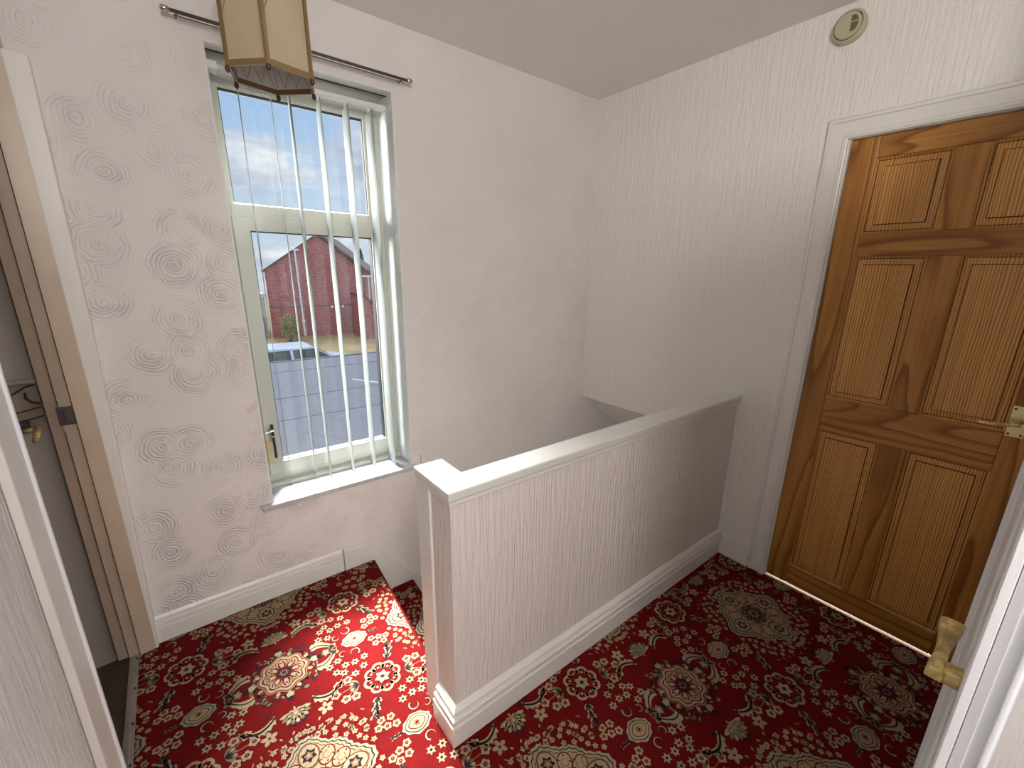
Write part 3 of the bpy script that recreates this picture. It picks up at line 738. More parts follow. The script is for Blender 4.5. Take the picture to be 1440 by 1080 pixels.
struct('floor', bm, CARPET, 'red carpet with cream medallions and flowers covering the landing')

# stairs
st = empty('staircase', (-1.4, -0.5, 0), 'carpeted stairs dropping away behind the low wall', kind='structure')
for k in range(1, 6):
    z = -0.222*k
    x0 = -1.537+0.205*(k-1)-0.04; x1 = -1.537+0.205*k
    bm = bmesh.new()
    n0 = (x1, -0.022); n1 = (x1-0.06, -0.995)
    prism(bm, [(x0-0.02, -0.022, z), (n0[0]-0.014, n0[1], z), (n1[0]-0.014, n1[1], z), (x0-0.06, -0.995, z)], (0, 0, -0.03))
    tube(bm, [(n0[0]-0.014, n0[1], z-0.015), (n1[0]-0.014, n1[1], z-0.015)], 0.015, 12)
    prism(bm, [(x0+0.01, -0.022, z+0.222-0.03), (x0+0.03, -0.022, z+0.222-0.03), (x0+0.03, -0.022, z), (x0+0.01, -0.022, z)], (-0.05, -0.973, 0))
    if k <= 2:
        sd = Vector((n1[0]-n0[0], n1[1]-n0[1], 0)).normalized(); sn = Vector((-sd.y, sd.x, 0))
        if sn.x < 0: sn = -sn
        carpet_pattern(bm, z+0.0004, x0, x1, -1.0, -0.022,
            [(Vector((x0, 0, 0)), Vector((-1, 0, 0))), (Vector((0, -0.023, 0)), Vector((0, 1, 0))), (Vector((0, -0.994, 0)), Vector((0, -1, 0))), (Vector((n0[0]-0.013, n0[1], 0)), sn)], shift=(0.31*k-0.14, 0.09*k))
    o = link('tread', bm, CARPET); child(o, st)

# threshold strip
t = empty('trim_threshold', (-2.502, -0.41, 0), 'worn aluminium threshold strip where red carpet meets dark vinyl', kind='structure')
bm = bmesh.new(); box(bm, -2.516, -2.488, -0.785, -0.040, -0.01, 0.004); box(bm, -2.507, -2.497, -0.785, -0.040, 0.004, 0.0065)
child(link('strip', bm, M_ALU, bevel=0.001), t)
bm = bmesh.new()
for y in (-0.06, -0.22, -0.38, -0.54, -0.70): lathe(bm, [(0.0035, 0.0045), (0.0035, 0.0072), (0.0018, 0.0078)], 'z', (-2.494, y, 0), 10)
child(link('screw', bm, M_SCREW), t)

# ------------------------------------------------------------------ pine door
door = empty('door_1', (0.01, (DL+DR)/2, 0.0), 'six-panel varnished pine door in the right wall', kind='structure')
Z0 = 0.006
XF = 0.010
def dpart(name, y0, y1, z0, z1, mat, bev=0.004):
    # facing -x ; y0>y1
    o = link(name, B(XF, XF+0.040, min(y0, y1), max(y0, y1), z0, z1), mat, bevel=bev); child(o, door); return o
ST = 0.090
yL0, yL1 = DL-ST, -1.643      # left column
yR0, yR1 = -1.733, DR+ST
rows = [(0.105, 0.817), (0.966, 1.552), (1.638, 1.908)]
dpart('stile', DL, DL-ST, Z0, DT, M_STILE); dpart('stile', DR+ST, DR, Z0, DT, M_STILE)
prev = Z0
for (a, b) in rows: dpart('rail', yL0, yR1, prev, a, M_RAIL); prev = b
dpart('rail', yL0, yR1, prev, DT, M_RAIL)
for (a, b) in rows:
    dpart('muntin', yL1, yR0, a, b, M_MUNT)
    for (p, q) in ((yL0, yL1), (yR0, yR1)):
        bm = bmesh.new()
        lv = [(0.0, 0.0055), (0.007, 0.012), (0.010, 0.012), (0.030, 0.0085), (0.033, 0.003), (0.036, 0.003)]
        rings = []
        for ins, dep in lv:
            ya, yb, za, zb = p-ins, q+ins, a+ins, b-ins
            rings.append([bm.verts.new((XF+dep, y, z)) for y, z in ((ya, za), (ya, zb), (yb, zb), (yb, za))])
        for i in range(len(rings)-1):
            for k in range(4): 
                f = bm.faces.new((rings[i][k], rings[i][(k+1) % 4], rings[i+1][(k+1) % 4], rings[i+1][k]))
                f.material_index = 1 if i in (1, 3) else 0
        bm.faces.new(rings[-1])
        back = [bm.verts.new((XF+0.035, y, z)) for y, z in ((p, a), (p, b), (q, b), (q, a))]
        bm.faces.new(back)
        for k in range(4): bm.faces.new((rings[0][k], rings[0][(k+1) % 4], back[(k+1) % 4], back[k]))
        bmesh.ops.recalc_face_normals(bm, faces=bm.faces)
        o = link('panel', bm, [M_PANEL, M_GROOVE]); child(o, door)
# brass lever handle at right edge
hp = link('handle_plate', B(XF-0.003, XF+0.001, -2.005, -1.962, 0.955, 1.062), M_BRASS2, bevel=0.001); child(hp, door)
bm = bmesh.new()
for y, z in ((-1.969, 0.964), (-1.998, 0.964), (-1.969, 1.052), (-1.998, 1.052)): lathe(bm, [(0.004, -0.0005), (0.0035, -0.0045), (0.002, -0.005)], 'x', (XF, y, z), 10)
o = link('screw', bm, M_SCREW); o.parent = hp
bm = bmesh.new()
tube(bm, [(XF-0.002, -1.985, 1.008), (XF-0.022, -1.985, 1.008), (XF-0.042, -1.983, 1.008)], [0.011, 0.008, 0.009], 12)
tube(bm, [(XF-0.042, -1.992, 1.009), (XF-0.043, -1.975, 1.006), (XF-0.042, -1.95, 0.999), (XF-0.041, -1.925, 0.994), (XF-0.043, -1.895, 0.996)], [0.009, 0.0075, 0.0055, 0.005, 0.004], 10)
o = link('handle', bm, M_BRASS, smooth=True); child(o, door)

# casing (architrave) with stepped profile, mitred
def casing(name, y_in, y_out, z_in, z_out, side, x_face, label, mat=M_GLOSS):
    """U profile on wall x = 0 facing -x. side=+1: left jamb at larger y"""
    prof = [(0.0, 0.016), (0.006, 0.019), (0.010, 0.016), (0.016, 0.016), (0.019, 0.0125), (0.058, 0.014), (0.061, 0.019), (0.070, 0.018), (0.076, 0.010), (0.076, 0.0), (0.0, 0.0)]
    bm = bmesh.new(); cols = []
    w = y_out-y_in; k = abs(w)/0.076
    for t, d in prof:
        t *= k; x = x_face-d
        cols.append([bm.verts.new((x, y_in+t, 0.0)), bm.verts.new((x, y_in+t, z_in+t)), bm.verts.new((x, DR-(y_in-DL)-t, z_in+t)), bm.verts.new((x, DR-(y_in-DL)-t, 0.0))])
    n = len(prof)
    for i in range(n):
        for s_ in range(3): bm.faces.new((cols[i][s_], cols[(i+1) % n][s_], cols[(i+1) % n][s_+1], cols[i][s_+1]))
    bm.faces.new([c[0] for c in cols]); bm.faces.new([c[3] for c in cols])
    bmesh.ops.recalc_face_normals(bm, faces=bm.faces)
    return struct(name, bm, mat, label)
casing('trim_casing_pine', DL+0.008, -1.249, DT+0.004, 2.06, 1, 0.0, 'white moulded door casing around the pine door')
# lining
bm = B(-0.004, 0.12, DL+0.001, DL+0.020, 0, DT+0.02); box(bm, -0.004, 0.12, DR-0.020, DR-0.001, 0, DT+0.02); box(bm, -0.004, 0.12, DR-0.020, DL+0.020, DT+0.002, DT+0.02)
struct('trim_lining_pine', bm, M_GLOSS, 'white lining of the pine door opening')

# ------------------------------------------------------------------ window
win = empty('window_1', (-1.62, 0.18, WZ0), 'tall white plastic window with fixed top light and side-hung lower sash', kind='structure')
def wpart(name, bm, mat, bev=0.003, par=None):
    o = link(name, bm, mat, bevel=bev); child(o, win); return o
def frame_bm(x0, x1, z0, z1, xi0, xi1, zi0, zi1, y0, y1):
    bm = bmesh.new()
    O = [(x0, z0), (x1, z0), (x1, z1), (x0, z1)]; I = [(xi0, zi0), (xi1, zi0), (xi1, zi1), (xi0, zi1)]
    vo = [[bm.verts.new((x, y, z)) for x, z in O] for y in (y0, y1)]; vi = [[bm.verts.new((x, y, z)) for x, z in I] for y in (y0, y1)]
    for k in range(4):
        j = (k+1) % 4
        bm.faces.new((vo[0][k], vo[0][j], vi[0][j], vi[0][k])); bm.faces.new((vo[1][k], vi[1][k], vi[1][j], vo[1][j]))
        bm.faces.new((vo[0][k], vo[1][k], vo[1][j], vo[0][j])); bm.faces.new((vi[0][k], vi[0][j], vi[1][j], vi[1][k]))
    bmesh.ops.recalc_face_normals(bm, faces=bm.faces); return bm
PX0, PX1, PZT, PZB, LZT, LZB, LX0 = -1.913, -1.3626, 2.136, 1.7225, 1.6195, 0.587, -1.871
YW = 0.170
bm = frame_bm(WX0, WX1, WZ0, WZ1, PX0-0.012, PX1+0.03, 0.525, PZT, YW+0.008, 0.245)
box(bm, PX0-0.014, PX1+0.032, YW+0.005, 0.243, 1.668, PZB)
wpart('frame', bm, M_UPVC)
wpart('bead', frame_bm(PX0-0.012, PX1+0.03, PZB, PZT, PX0, PX1, PZB+0.003, PZT-0.004, YW+0.012, 0.20), M_UPVC, 0.002)
wpart('sash', frame_bm(-1.931, -1.325, 0.522, 1.674, LX0, PX1, LZB, LZT, YW-0.004, 0.22), M_UPVC)
wpart('gasket', frame_bm(LX0, PX1, LZB, LZT, LX0+0.003, PX1-0.003, LZB+0.003, LZT-0.003, YW+0.004, 0.21), M_BLACK, 0)
wpart('gasket', frame_bm(PX0, PX1, PZB+0.003, PZT-0.004, PX0+0.003, PX1-0.003, PZB+0.005, PZT-0.008, YW+0.02, 0.21), M_BLACK, 0)
wpart('pane', B(LX0+0.001, PX1-0.001, 0.198, 0.202, LZB+0.001, LZT-0.001), M_GLASS, 0)
wpart('pane', B(PX0+0.001, PX1-0.001, 0.208, 0.212, PZB+0.004, PZT-0.005), M_GLASS, 0)
wpart('sill_step', B(WX0, WX1, 0.140, 0.178, WZ0+0.010, 0.490), M_UPVC)
# broken handle: dark slots with chrome neck
bm = B(-1.905, -1.893, YW-0.014, YW-0.004, 0.752, 0.776); box(bm, -1.905, -1.894, YW-0.013, YW-0.004, 0.722, 0.742); box(bm, -1.903, -1.893, YW-0.011, YW-0.004, 0.610, 0.712)
wpart('handle_slot', bm, M_BLACK, 0.001)
bm = bmesh.new(); tube(bm, [(-1.913, YW-0.014, 0.762), (-1.913, YW-0.020, 0.73), (-1.909, YW-0.018, 0.70)], 0.0045, 8); tube(bm, [(-1.925, YW-0.018, 0.742), (-1.895, YW-0.018, 0.748)], 0.0035, 8)
wpart('handle', bm, M_CHROME, 0)
bm = bmesh.new(); prism(bm, [(-1.932, YW-0.0085, 0.70), (-1.908, YW-0.0085, 0.70), (-1.910, YW-0.0085, 0.585), (-1.930, YW-0.0085, 0.580)], (0, 0.004, 0))
wpart('tape_patch', bm, M_TAPE, 0)
# reveal linings (rough painted)
struct('trim_reveal_right', B(WX1-0.004, WX1+0.003, -0.002, 0.178, WZ0, WZ1), M_REVEAL, 'flaking white painted reveal right of the window')
struct('trim_reveal_left', B(WX0-0.003, WX0+0.004, -0.002, 0.178, WZ0, WZ1), M_REVEAL, 'white painted reveal left of the window')
bm = B(WX0, WX1, -0.003, 0.052, WZ1-0.005, WZ1+0.004)
struct('trim_reveal_top', bm, M_REVEAL, 'white painted lip above the window opening')
struct('trim_reveal_gap', B(WX0+0.004, WX1-0.004, 0.052, 0.058, WZ1-0.008, WZ1), M_SHADOWGAP)
bm = B(WX0+0.004, WX1-0.004, 0.058, 0.178, WZ1-0.004, WZ1+0.002)
struct('trim_reveal_board', bm, M_GREYW, 'grey unpainted board over the window recess')
bm = B(-2.005, WX1+0.012, -0.030, 0.0, 0.448, 0.472); box(bm, WX0, WX1, 0.0, 0.150, 0.448, 0.472)
bmesh.ops.remove_doubles(bm, verts=bm.verts, dist=1e-5)
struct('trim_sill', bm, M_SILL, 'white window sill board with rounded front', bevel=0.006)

# ------------------------------------------------------------------ vertical blind
bl = empty('vertical_blind', (-1.62, 0.085, 2.16), 'white vertical blind turned almost edge-on in the tall window', 'blind')
bm = B(WX0+0.008, WX1-0.006, 0.055, 0.095, 2.150, 2.166)
child(link('headrail', bm, M_WHITE, bevel=0.002), bl)
bm = B(WX0+0.006, WX0+0.040, 0.050, 0.100, 2.145, 2.172)
child(link('end_bracket', bm, M_WHITE, bevel=0.002), bl)
slx = [(-1.860, 9.5), (-1.752, 9.5), (-1.686, 7.0), (-1.577, 7.0), (-1.469, 6.0), (-1.368, 5.0)]
hw = 0.0575
for i, (x, ang) in enumerate(slx):
    d = Vector((math.sin(R(ang)), math.cos(R(ang)), 0)); nrm = Vector((d.y, -d.x, 0))*0.0006
    c = Vector((x, 0.085, 0)); bm = bmesh.new(); cols = []
    # gentle twist down the length
    rings = []
    for k in range(9):
        z = 2.135-(2.135-0.482)*k/8
        a2 = R(ang+1.2*math.sin(k*0.7+i)); dd = Vector((math.sin(a2), math.cos(a2), 0)); nn2 = Vector((dd.y, -dd.x, 0))*0.0007
        cc = c+Vector((0, 0, z))
        rings.append([bm.verts.new(cc+dd*hw+nn2), bm.verts.new(cc+dd*-hw+nn2), bm.verts.new(cc-dd*hw-nn2), bm.verts.new(cc+dd*hw-nn2)])
    for k in range(8):
        for q in range(4): bm.faces.new((rings[k][q], rings[k][(q+1) % 4], rings[k+1][(q+1) % 4], rings[k+1][q]))
    bm.faces.new(rings[0]); bm.faces.new(rings[-1]); bmesh.ops.recalc_face_normals(bm, faces=bm.faces)
    sl = link('slat', bm, M_SLAT); child(sl, bl)
    bm = bmesh.new(); tube(bm, [(x, 0.085, 2.134), (x, 0.085, 2.152)], 0.004, 6); h_ = link('hanger', bm, M_WHITE); h_.parent = sl
for side in (-1, 1):
    bm = bmesh.new()
    for i in range(5):
        a = Vector((slx[i][0], 0.085, 0))+Vector((math.sin(R(slx[i][1])), math.cos(R(slx[i][1])), 0))*hw*side
        b = Vector((slx[i+1][0], 0.085, 0))+Vector((math.sin(R(slx[i+1][1])), math.cos(R(slx[i+1][1])), 0))*hw*side
        for k in range(15):
            t = k/14; p = a.lerp(b, t); z = 0.490-0.016*(1-(2*t-1)**2)
            bmesh.ops.create_icosphere(bm, subdivisions=1, radius=0.0017, matrix=Matrix.Translation((p.x, p.y, z)))
    child(link('bead_chain', bm, M_CHROME if side < 0 else M_WHITE), bl)

# ------------------------------------------------------------------ curtain rod
rod = empty('curtain_rod', (-1.64, -0.045, 2.25), 'thin dark steel curtain rod on the wall above the window', 'curtain rod')
bm = bmesh.new(); tube(bm, [(-2.045, -0.045, 2.250), (-1.235, -0.045, 2.249)], 0.0055, 10); child(link('rod', bm, M_STEEL, smooth=True), rod)
bm = bmesh.new(); tube(bm, [(-2.03, -0.040, 2.240), (-1.25, -0.040, 2.239)], 0.0022, 6); child(link('rod_shadow_line', bm, M_CHROME), rod)  # second thin tube added to stand in for the rod's shadow line
for x in (-2.05, -1.230):
    bm = bmesh.new(); lathe(bm, [(0.004, -0.012), (0.0085, -0.010), (0.0095, 0.0), (0.0085, 0.010), (0.004, 0.012)], 'x', (x, -0.045, 2.25), 12)
    child(link('finial', bm, M_CHROME, smooth=True), rod)
for x in (-2.02, -1.26):
    bm = bmesh.new(); tube(bm, [(x, -0.045, 2.249), (x, 0.0, 2.249)], 0.0035, 8); child(link('bracket', bm, M_STEEL), rod)

# ------------------------------------------------------------------ lantern
LC = Vector((-1.868, -0.548, 1.955)); RR = 0.112; LH = 0.36
lan = empty('pendant_lantern', LC+Vector((0, 0, LH)), 'hexagonal brass lantern with cream glass panels hanging from the ceiling', 'lamp')
vx = [Vector((RR*math.cos(R(14+60*k)), RR*math.sin(R(14+60*k)), 0)) for k in range(6)]
for k in range(6):
    a, b = LC+vx[k], LC+vx[(k+1) % 6]; top = Vector((0, 0, LH))
    bm = bmesh.new()
    rad = vx[k].normalized(); tng = Vector((-rad.y, rad.x, 0))
    prism(bm, [a-rad*0.006+tng*0.003, a+tng*0.0062, a+rad*0.003, a-tng*0.0062, a-rad*0.006-tng*0.003], top)
    child(link('corner_bar', bm, M_LAMPBRASS), lan)
    bm = bmesh.new(); d = (b-a).normalized(); nrm = Vector((d.y, -d.x, 0))
    for z0, z1 in ((0.0, 0.013), (LH-0.013, LH)):
        p = [a+d*0.004+Vector((0, 0, z0)), b-d*0.004+Vector((0, 0, z0)), b-d*0.004+Vector((0, 0, z1)), a+d*0.004+Vector((0, 0, z1))]
        prism(bm, p, -nrm*0.007)
        child(link('rail', bm, M_LAMPBRASS), lan); bm = bmesh.new()
    bm.free()
    bm = bmesh.new(); off = -nrm*0.004
    p = [a+d*0.004+off+Vector((0, 0, 0.012)), b-d*0.004+off+Vector((0, 0, 0.012)), b-d*0.004+off+Vector((0, 0, LH-0.012)), a+d*0.004+off+Vector((0, 0, LH-0.012))]
    prism(bm, p, -nrm*0.002)
    bm.faces.ensure_lookup_table(); bm.normal_update()
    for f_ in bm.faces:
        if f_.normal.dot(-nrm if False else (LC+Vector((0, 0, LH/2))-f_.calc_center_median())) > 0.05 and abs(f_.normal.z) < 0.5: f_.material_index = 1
    gl = link('glass_panel', bm, [M_FROST, M_FROST_LIT]); child(gl, lan)
    # dark etched diamond lines on the outside and inside of each pane
    wd = (b-a).length
    def pt(u, z, o_): return a+d*(wd*u)-nrm*o_+Vector((0, 0, z))
    for row, (zlo, zhi) in enumerate(((0.018, 0.060), (0.115, 0.150), (0.235, 0.275))):
        bm = bmesh.new()
        xs = [0.10, 0.27, 0.42, 0.58, 0.74, 0.90] if row == 0 else ([0.06, 0.20] if row == 1 else [0.30, 0.45, 0.60, 0.78, 0.92])
        o_ = 0.0065 if row == 0 else 0.0037
        tube(bm, [pt(u, zlo if q % 2 == 0 else zhi, o_) for q, u in enumerate(xs)], 0.0006, 5)
        e_ = link('etched_line', bm, M_LAMPDARK); e_.parent = gl
    bm = bmesh.new(); lathe(bm, [(0.003, 0.0), (0.0055, -0.004), (0.006, -0.010), (0.003, -0.014), (0.001, -0.016)], 'z', a+Vector((0, 0, 0.001))-rad*0.001, 12)
    child(link('finial', bm, M_LAMPDARK, smooth=True), lan)
bm = bmesh.new()
for k in range(6): tube(bm, [LC+vx[k]*0.98+Vector((0, 0, LH)), LC+vx[k]*0.5+Vector((0, 0, LH+0.05)), LC+Vector((0, 0, LH+0.085))], 0.004, 8)
tube(bm, [LC+Vector((0, 0, LH+0.075)), (LC.x, LC.y, H-0.03)], 0.004, 8)
lathe(bm, [(0.05, 0.0), (0.048, -0.012), (0.02, -0.03), (0.005, -0.035)], 'z', (LC.x, LC.y, H), 20)
child(link('hanging_frame', bm, M_LAMPBRASS), lan)
bm = bmesh.new(); tube(bm, [LC+Vector((0, 0, LH+0.07)), LC+Vector((0, 0, LH-0.06))], 0.016, 12)
child(link('bulb_holder', bm, M_WHITE), lan)

# ------------------------------------------------------------------ smoke alarm
sa = empty('smoke_alarm', (0, -1.259, 2.378), 'round yellowed smoke alarm high on the right wall', 'smoke alarm')
bm = bmesh.new(); lathe(bm, [(0.0545, 0.0), (0.055, -0.014), (0.051, -0.024), (0.046, -0.027), (0.046, -0.020)], 'x', (0, -1.259, 2.378), 48)
child(link('base', bm, M_ALARM, smooth=False), sa)
bm = bmesh.new(); lathe(bm, [(0.043, -0.019), (0.0435, -0.030), (0.040, -0.034), (0.012, -0.0345)], 'x', (0, -1.259, 2.378), 48)
alarm_cover = link('cover', bm, M_ALARM); child(alarm_cover, sa)
bm = bmesh.new(); lathe(bm, [(0.0462, -0.0195), (0.0425, -0.0195), (0.0425, -0.0215), (0.0462, -0.0215)], 'x', (0, -1.259, 2.378), 48)
child(link('gap_ring', bm, M_SHADOWGAP), sa)
bm = bmesh.new()
for a0, a1 in ((-46, 6), (12, 52)):
    pts = [(0.034*math.cos(R(a0+(a1-a0)*k/8)), 0.034*math.sin(R(a0+(a1-a0)*k/8))) for k in range(9)]
    chord = [(0.010, pts[-1][1]), (0.010, pts[0][1])]
    prism(bm, [(-0.0350, -1.259-y, 2.378+z) for y, z in pts+chord], (0.003, 0, 0))
g_ = link('grille', bm, M_ALARMG); g_.parent = alarm_cover

# ------------------------------------------------------------------ left doorway
bm = bmesh.new(); prism(bm, [(-2.484, -0.044, 0), (-2.484, 0, 0), (-2.434, 0, 0), (-2.436, -0.040, 0)], (0, 0, 2.10))
struct('trim_post', bm, M_CREAM, 'cream door post at the end of the window wall')
bm = bmesh.new()
prism(bm, [(-2.437, -0.040, 0.0), (-2.428, -0.040, 0.0), (-2.392, -0.040, 1.30), (-2.385, -0.040, 2.04), (-2.437, -0.040, 2.04)], (0, 0.040, 0))
struct('trim_post_edge', bm, M_SKIRT, 'pale edge strip of the left door post', bevel=0.003)
struct('trim_lining_left', B(-2.518, -2.4845, -0.036, 0.0, 0, 2.06), M_CREAM, 'first rebate strip of the left door lining')
struct('trim_stop_left', B(-2.5505, -2.5185, -0.028, 0.0, 0, 2.06), M_CREAM, 'inner stop strip of the left door lining')
struct('trim_head_left', B(-2.5505, -2.4845, -0.80, -0.044, 2.03, 2.06), M_CREAM)
bm = B(-2.4679, -2.452, -0.897, -0.797, 0, 2.10)
struct('trim_casing_left', bm, mat_plain('greyed_gloss_paint', (0.74, 0.715, 0.69), 0.35, bump=0.05), 'white casing board on the near side of the left doorway', bevel=0.003)
struct('trim_lining_near', B(-2.59, -2.4685, -0.904, -0.787, 0, 2.06), M_SKIRT)
struct('trim_casing_bead', B(-2.4680, -2.447, -0.7965, -0.785, 0, 2.10), M_WINWHITE, 'bright white edge bead of the near door casing', bevel=0.002)
for gx, gy in ((-2.4843, -0.0445), (-2.5183, -0.0365), (-2.5508, -0.0285)):
    struct('trim_gap_shade', B(gx-0.0012, gx+0.0012, gy, -0.010, 0, 2.05), M_SHADOWGAP)  # dark strips painted in as shade between the lining strips
# keeper on the post
kp = empty('door_keeper', (-2.50, -0.045, 1.0), 'dark metal latch keeper on the cream door lining at handle height', 'latch keeper')
bm = B(-2.524, -2.486, -0.041, -0.0365, 0.962, 1.025); box(bm, -2.506, -2.492, -0.054, -0.040, 0.978, 1.012); box(bm, -2.522, -2.506, -0.048, -0.040, 0.988, 1.006)
child(link('keeper', bm, M_STEEL, bevel=0.001), kp)
bm = B(-2.5185, -2.486, -0.0375, -0.0362, 0.94, 0.962)
child(link('packing', bm, M_CREAM), kp)
# ajar door
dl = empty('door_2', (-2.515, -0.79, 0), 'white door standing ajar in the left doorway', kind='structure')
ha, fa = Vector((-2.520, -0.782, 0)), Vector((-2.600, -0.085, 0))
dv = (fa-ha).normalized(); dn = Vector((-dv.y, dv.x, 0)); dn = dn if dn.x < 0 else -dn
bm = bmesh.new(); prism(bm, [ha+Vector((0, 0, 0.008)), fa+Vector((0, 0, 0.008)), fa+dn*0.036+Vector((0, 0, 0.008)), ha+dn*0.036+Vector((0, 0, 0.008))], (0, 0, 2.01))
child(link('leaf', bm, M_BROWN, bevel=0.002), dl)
bm = bmesh.new(); p0 = fa-dv*0.05; o0 = -dn
tube(bm, [p0+Vector((0, 0, 0.985)), p0+o0*0.035+Vector((0, 0, 0.985))], 0.008, 10)
tube(bm, [p0+o0*0.034+dv*0.012+Vector((0, 0, 0.987)), p0+o0*0.037-dv*0.03+Vector((0, 0, 0.983)), p0+o0*0.034-dv*0.10+Vector((0, 0, 0.978))], [0.009, 0.008, 0.007], 10)
child(link('handle', bm, M_BRASS, smooth=True), dl)
bm = bmesh.new(); tube(bm, [fa+dn*0.014-dv*0.01+Vector((0, 0, 0.985)), fa+dn*0.012+dv*0.024+Vector((0.012, 0, 0.988))], 0.005, 10)
child(link('latch_bolt', bm, M_CHROME), dl)
# ornate plate on the grey wall beyond
op = empty('ornate_bracket', (-2.60, -0.014, 1.0), 'ornate black scrollwork bracket on the grey wall beyond the left door', 'bracket')
bm = B(-2.66, -2.553, -0.016, -0.012, 0.945, 1.11)
child(link('back_plate', bm, mat_plain('aged_cast_plate', (0.40, 0.34, 0.27), 0.5, metal=0.2, var=0.4)), op)
child(link('shelf_lip', B(-2.66, -2.553, -0.030, -0.012, 1.110, 1.122), M_GREYW, bevel=0.001), op)
bm = bmesh.new()
def scroll(pts, r): tube(bm, [(x, -0.019, z) for x, z in pts], r, 6)
scroll([(-2.655, 1.088), (-2.635, 1.086), (-2.615, 1.076), (-2.600, 1.085), (-2.580, 1.098), (-2.558, 1.103)], 0.0028)
scroll([(-2.615, 1.076), (-2.622, 1.062), (-2.622, 1.045), (-2.632, 1.034), (-2.650, 1.032)], 0.0035)
scroll([(-2.583, 1.080), (-2.585, 1.062), (-2.575, 1.048), (-2.556, 1.040)], 0.0036)
scroll([(-2.655, 1.015), (-2.62, 1.016), (-2.59, 1.022), (-2.556, 1.03)], 0.002)
scroll([(-2.655, 0.985), (-2.62, 0.988), (-2.59, 0.992), (-2.556, 1.0)], 0.002)
child(link('scrollwork', bm, M_BLACK), op)
bm = bmesh.new(); tube(bm, [(-2.655, -0.026, 0.972), (-2.60, -0.026, 0.978)], 0.007, 8); box(bm, -2.612, -2.592, -0.034, -0.016, 0.952, 0.990)
child(link('knob', bm, M_STEEL), op)

# ------------------------------------------------------------------ open white door on the right, edge-on
d3 = empty('door_3', (-1.15, -2.05, 0), 'open white door seen edge-on at the right with a brass lever', kind='structure')
FX = -1.545
bm = bmesh.new()
prism(bm, [(FX, -2.0285, 0.008), (-0.80, -2.0275, 0.008), (-0.80, -2.064, 0.008), (FX, -2.066, 0.008)], (0, 0, 1.97))
child(link('leaf', bm, M_WINWHITE, bevel=0.0015), d3)
# lipping on the closing edge: steps seen edge-on
bm = bmesh.new()
prism(bm, [(FX-0.006, -2.0300, 0.008), (FX+0.004, -2.0300, 0.008), (FX+0.004, -2.0385, 0.008), (FX-0.006, -2.0385, 0.008)], (0, 0, 1.97))
child(link('edge_lipping', bm, M_WINWHITE, bevel=0.001), d3)
bm = bmesh.new()
prism(bm, [(FX-0.004, -2.0395, 0.008), (FX+0.004, -2.0395, 0.008), (FX+0.004, -2.0490, 0.008), (FX-0.008, -2.0490, 0.008)], (0, 0, 1.97))
child(link('edge_lipping', bm, M_WINWHITE, bevel=0.001), d3)
bm = bmesh.new()
prism(bm, [(FX-0.010, -2.0590, 0.008), (FX+0.004, -2.0590, 0.008), (FX+0.004, -2.0660, 0.008), (FX-0.010, -2.0630, 0.008)], (0, 0, 1.97))
child(link('edge_lipping', bm, M_WINWHITE, bevel=0.001), d3)
# raised panel mouldings on the face
bm = bmesh.new()
for xa in (-1.455, -1.405, -0.96, -0.90):
    bm2 = B(xa, xa+0.016, -2.0290, -2.0256 if xa > -1.2 else -2.0268, 0.10, 1.88)
    child(link('moulding', bm2, M_WINWHITE, bevel=0.001), d3)
bm.free()
# lever: shaft out of the leaf, waisted flat grip
bm = bmesh.new(); hx, hz = -1.487, 0.995
prism(bm, [(hx-0.013, -2.030, hz-0.009), (hx+0.013, -2.030, hz-0.009), (hx+0.013, -2.030, hz+0.009), (hx-0.013, -2.030, hz+0.009)], (0, 0.018, 0))
child(link('handle_neck', bm, M_BRASS, bevel=0.003), d3)
bm = bmesh.new()
outl = [(-0.017, 0.0085), (-0.006, 0.0085), (0.020, 0.0072), (0.050, 0.0068), (0.080, 0.0092), (0.105, 0.0125), (0.120, 0.0135)]
rings = []
for dx, hw_ in outl:
    yc = -2.0055+0.0008*0; th_ = 0.0085 if dx < 0.03 else 0.0065
    zc = hz+0.001-0.002*math.sin(dx*20)
    rings.append([bm.verts.new((hx+dx, yc+hw_, zc-th_)), bm.verts.new((hx+dx, yc+hw_, zc+th_*0.6)), bm.verts.new((hx+dx, yc+hw_*0.5, zc+th_)), bm.verts.new((hx+dx, yc-hw_*0.5, zc+th_)), bm.verts.new((hx+dx, yc-hw_, zc+th_*0.6)), bm.verts.new((hx+dx, yc-hw_, zc-th_))])
for i in range(len(rings)-1):
    for k in range(6): bm.faces.new((rings[i][k], rings[i][(k+1) % 6], rings[i+1][(k+1) % 6], rings[i+1][k]))
bm.faces.new(rings[0]); bm.faces.new(rings[-1]); bmesh.ops.recalc_face_normals(bm, faces=bm.faces)
child(link('handle', bm, M_BRASS, bevel=0.002), d3)
# jamb the leaf hangs on, and the casing nearest the viewer
bm = B(-0.80, -0.72, -2.13, -2.019, 0, 2.06)
struct('trim_casing_hinge', bm, M_WINWHITE, 'white door casing behind the open white door', bevel=0.003)

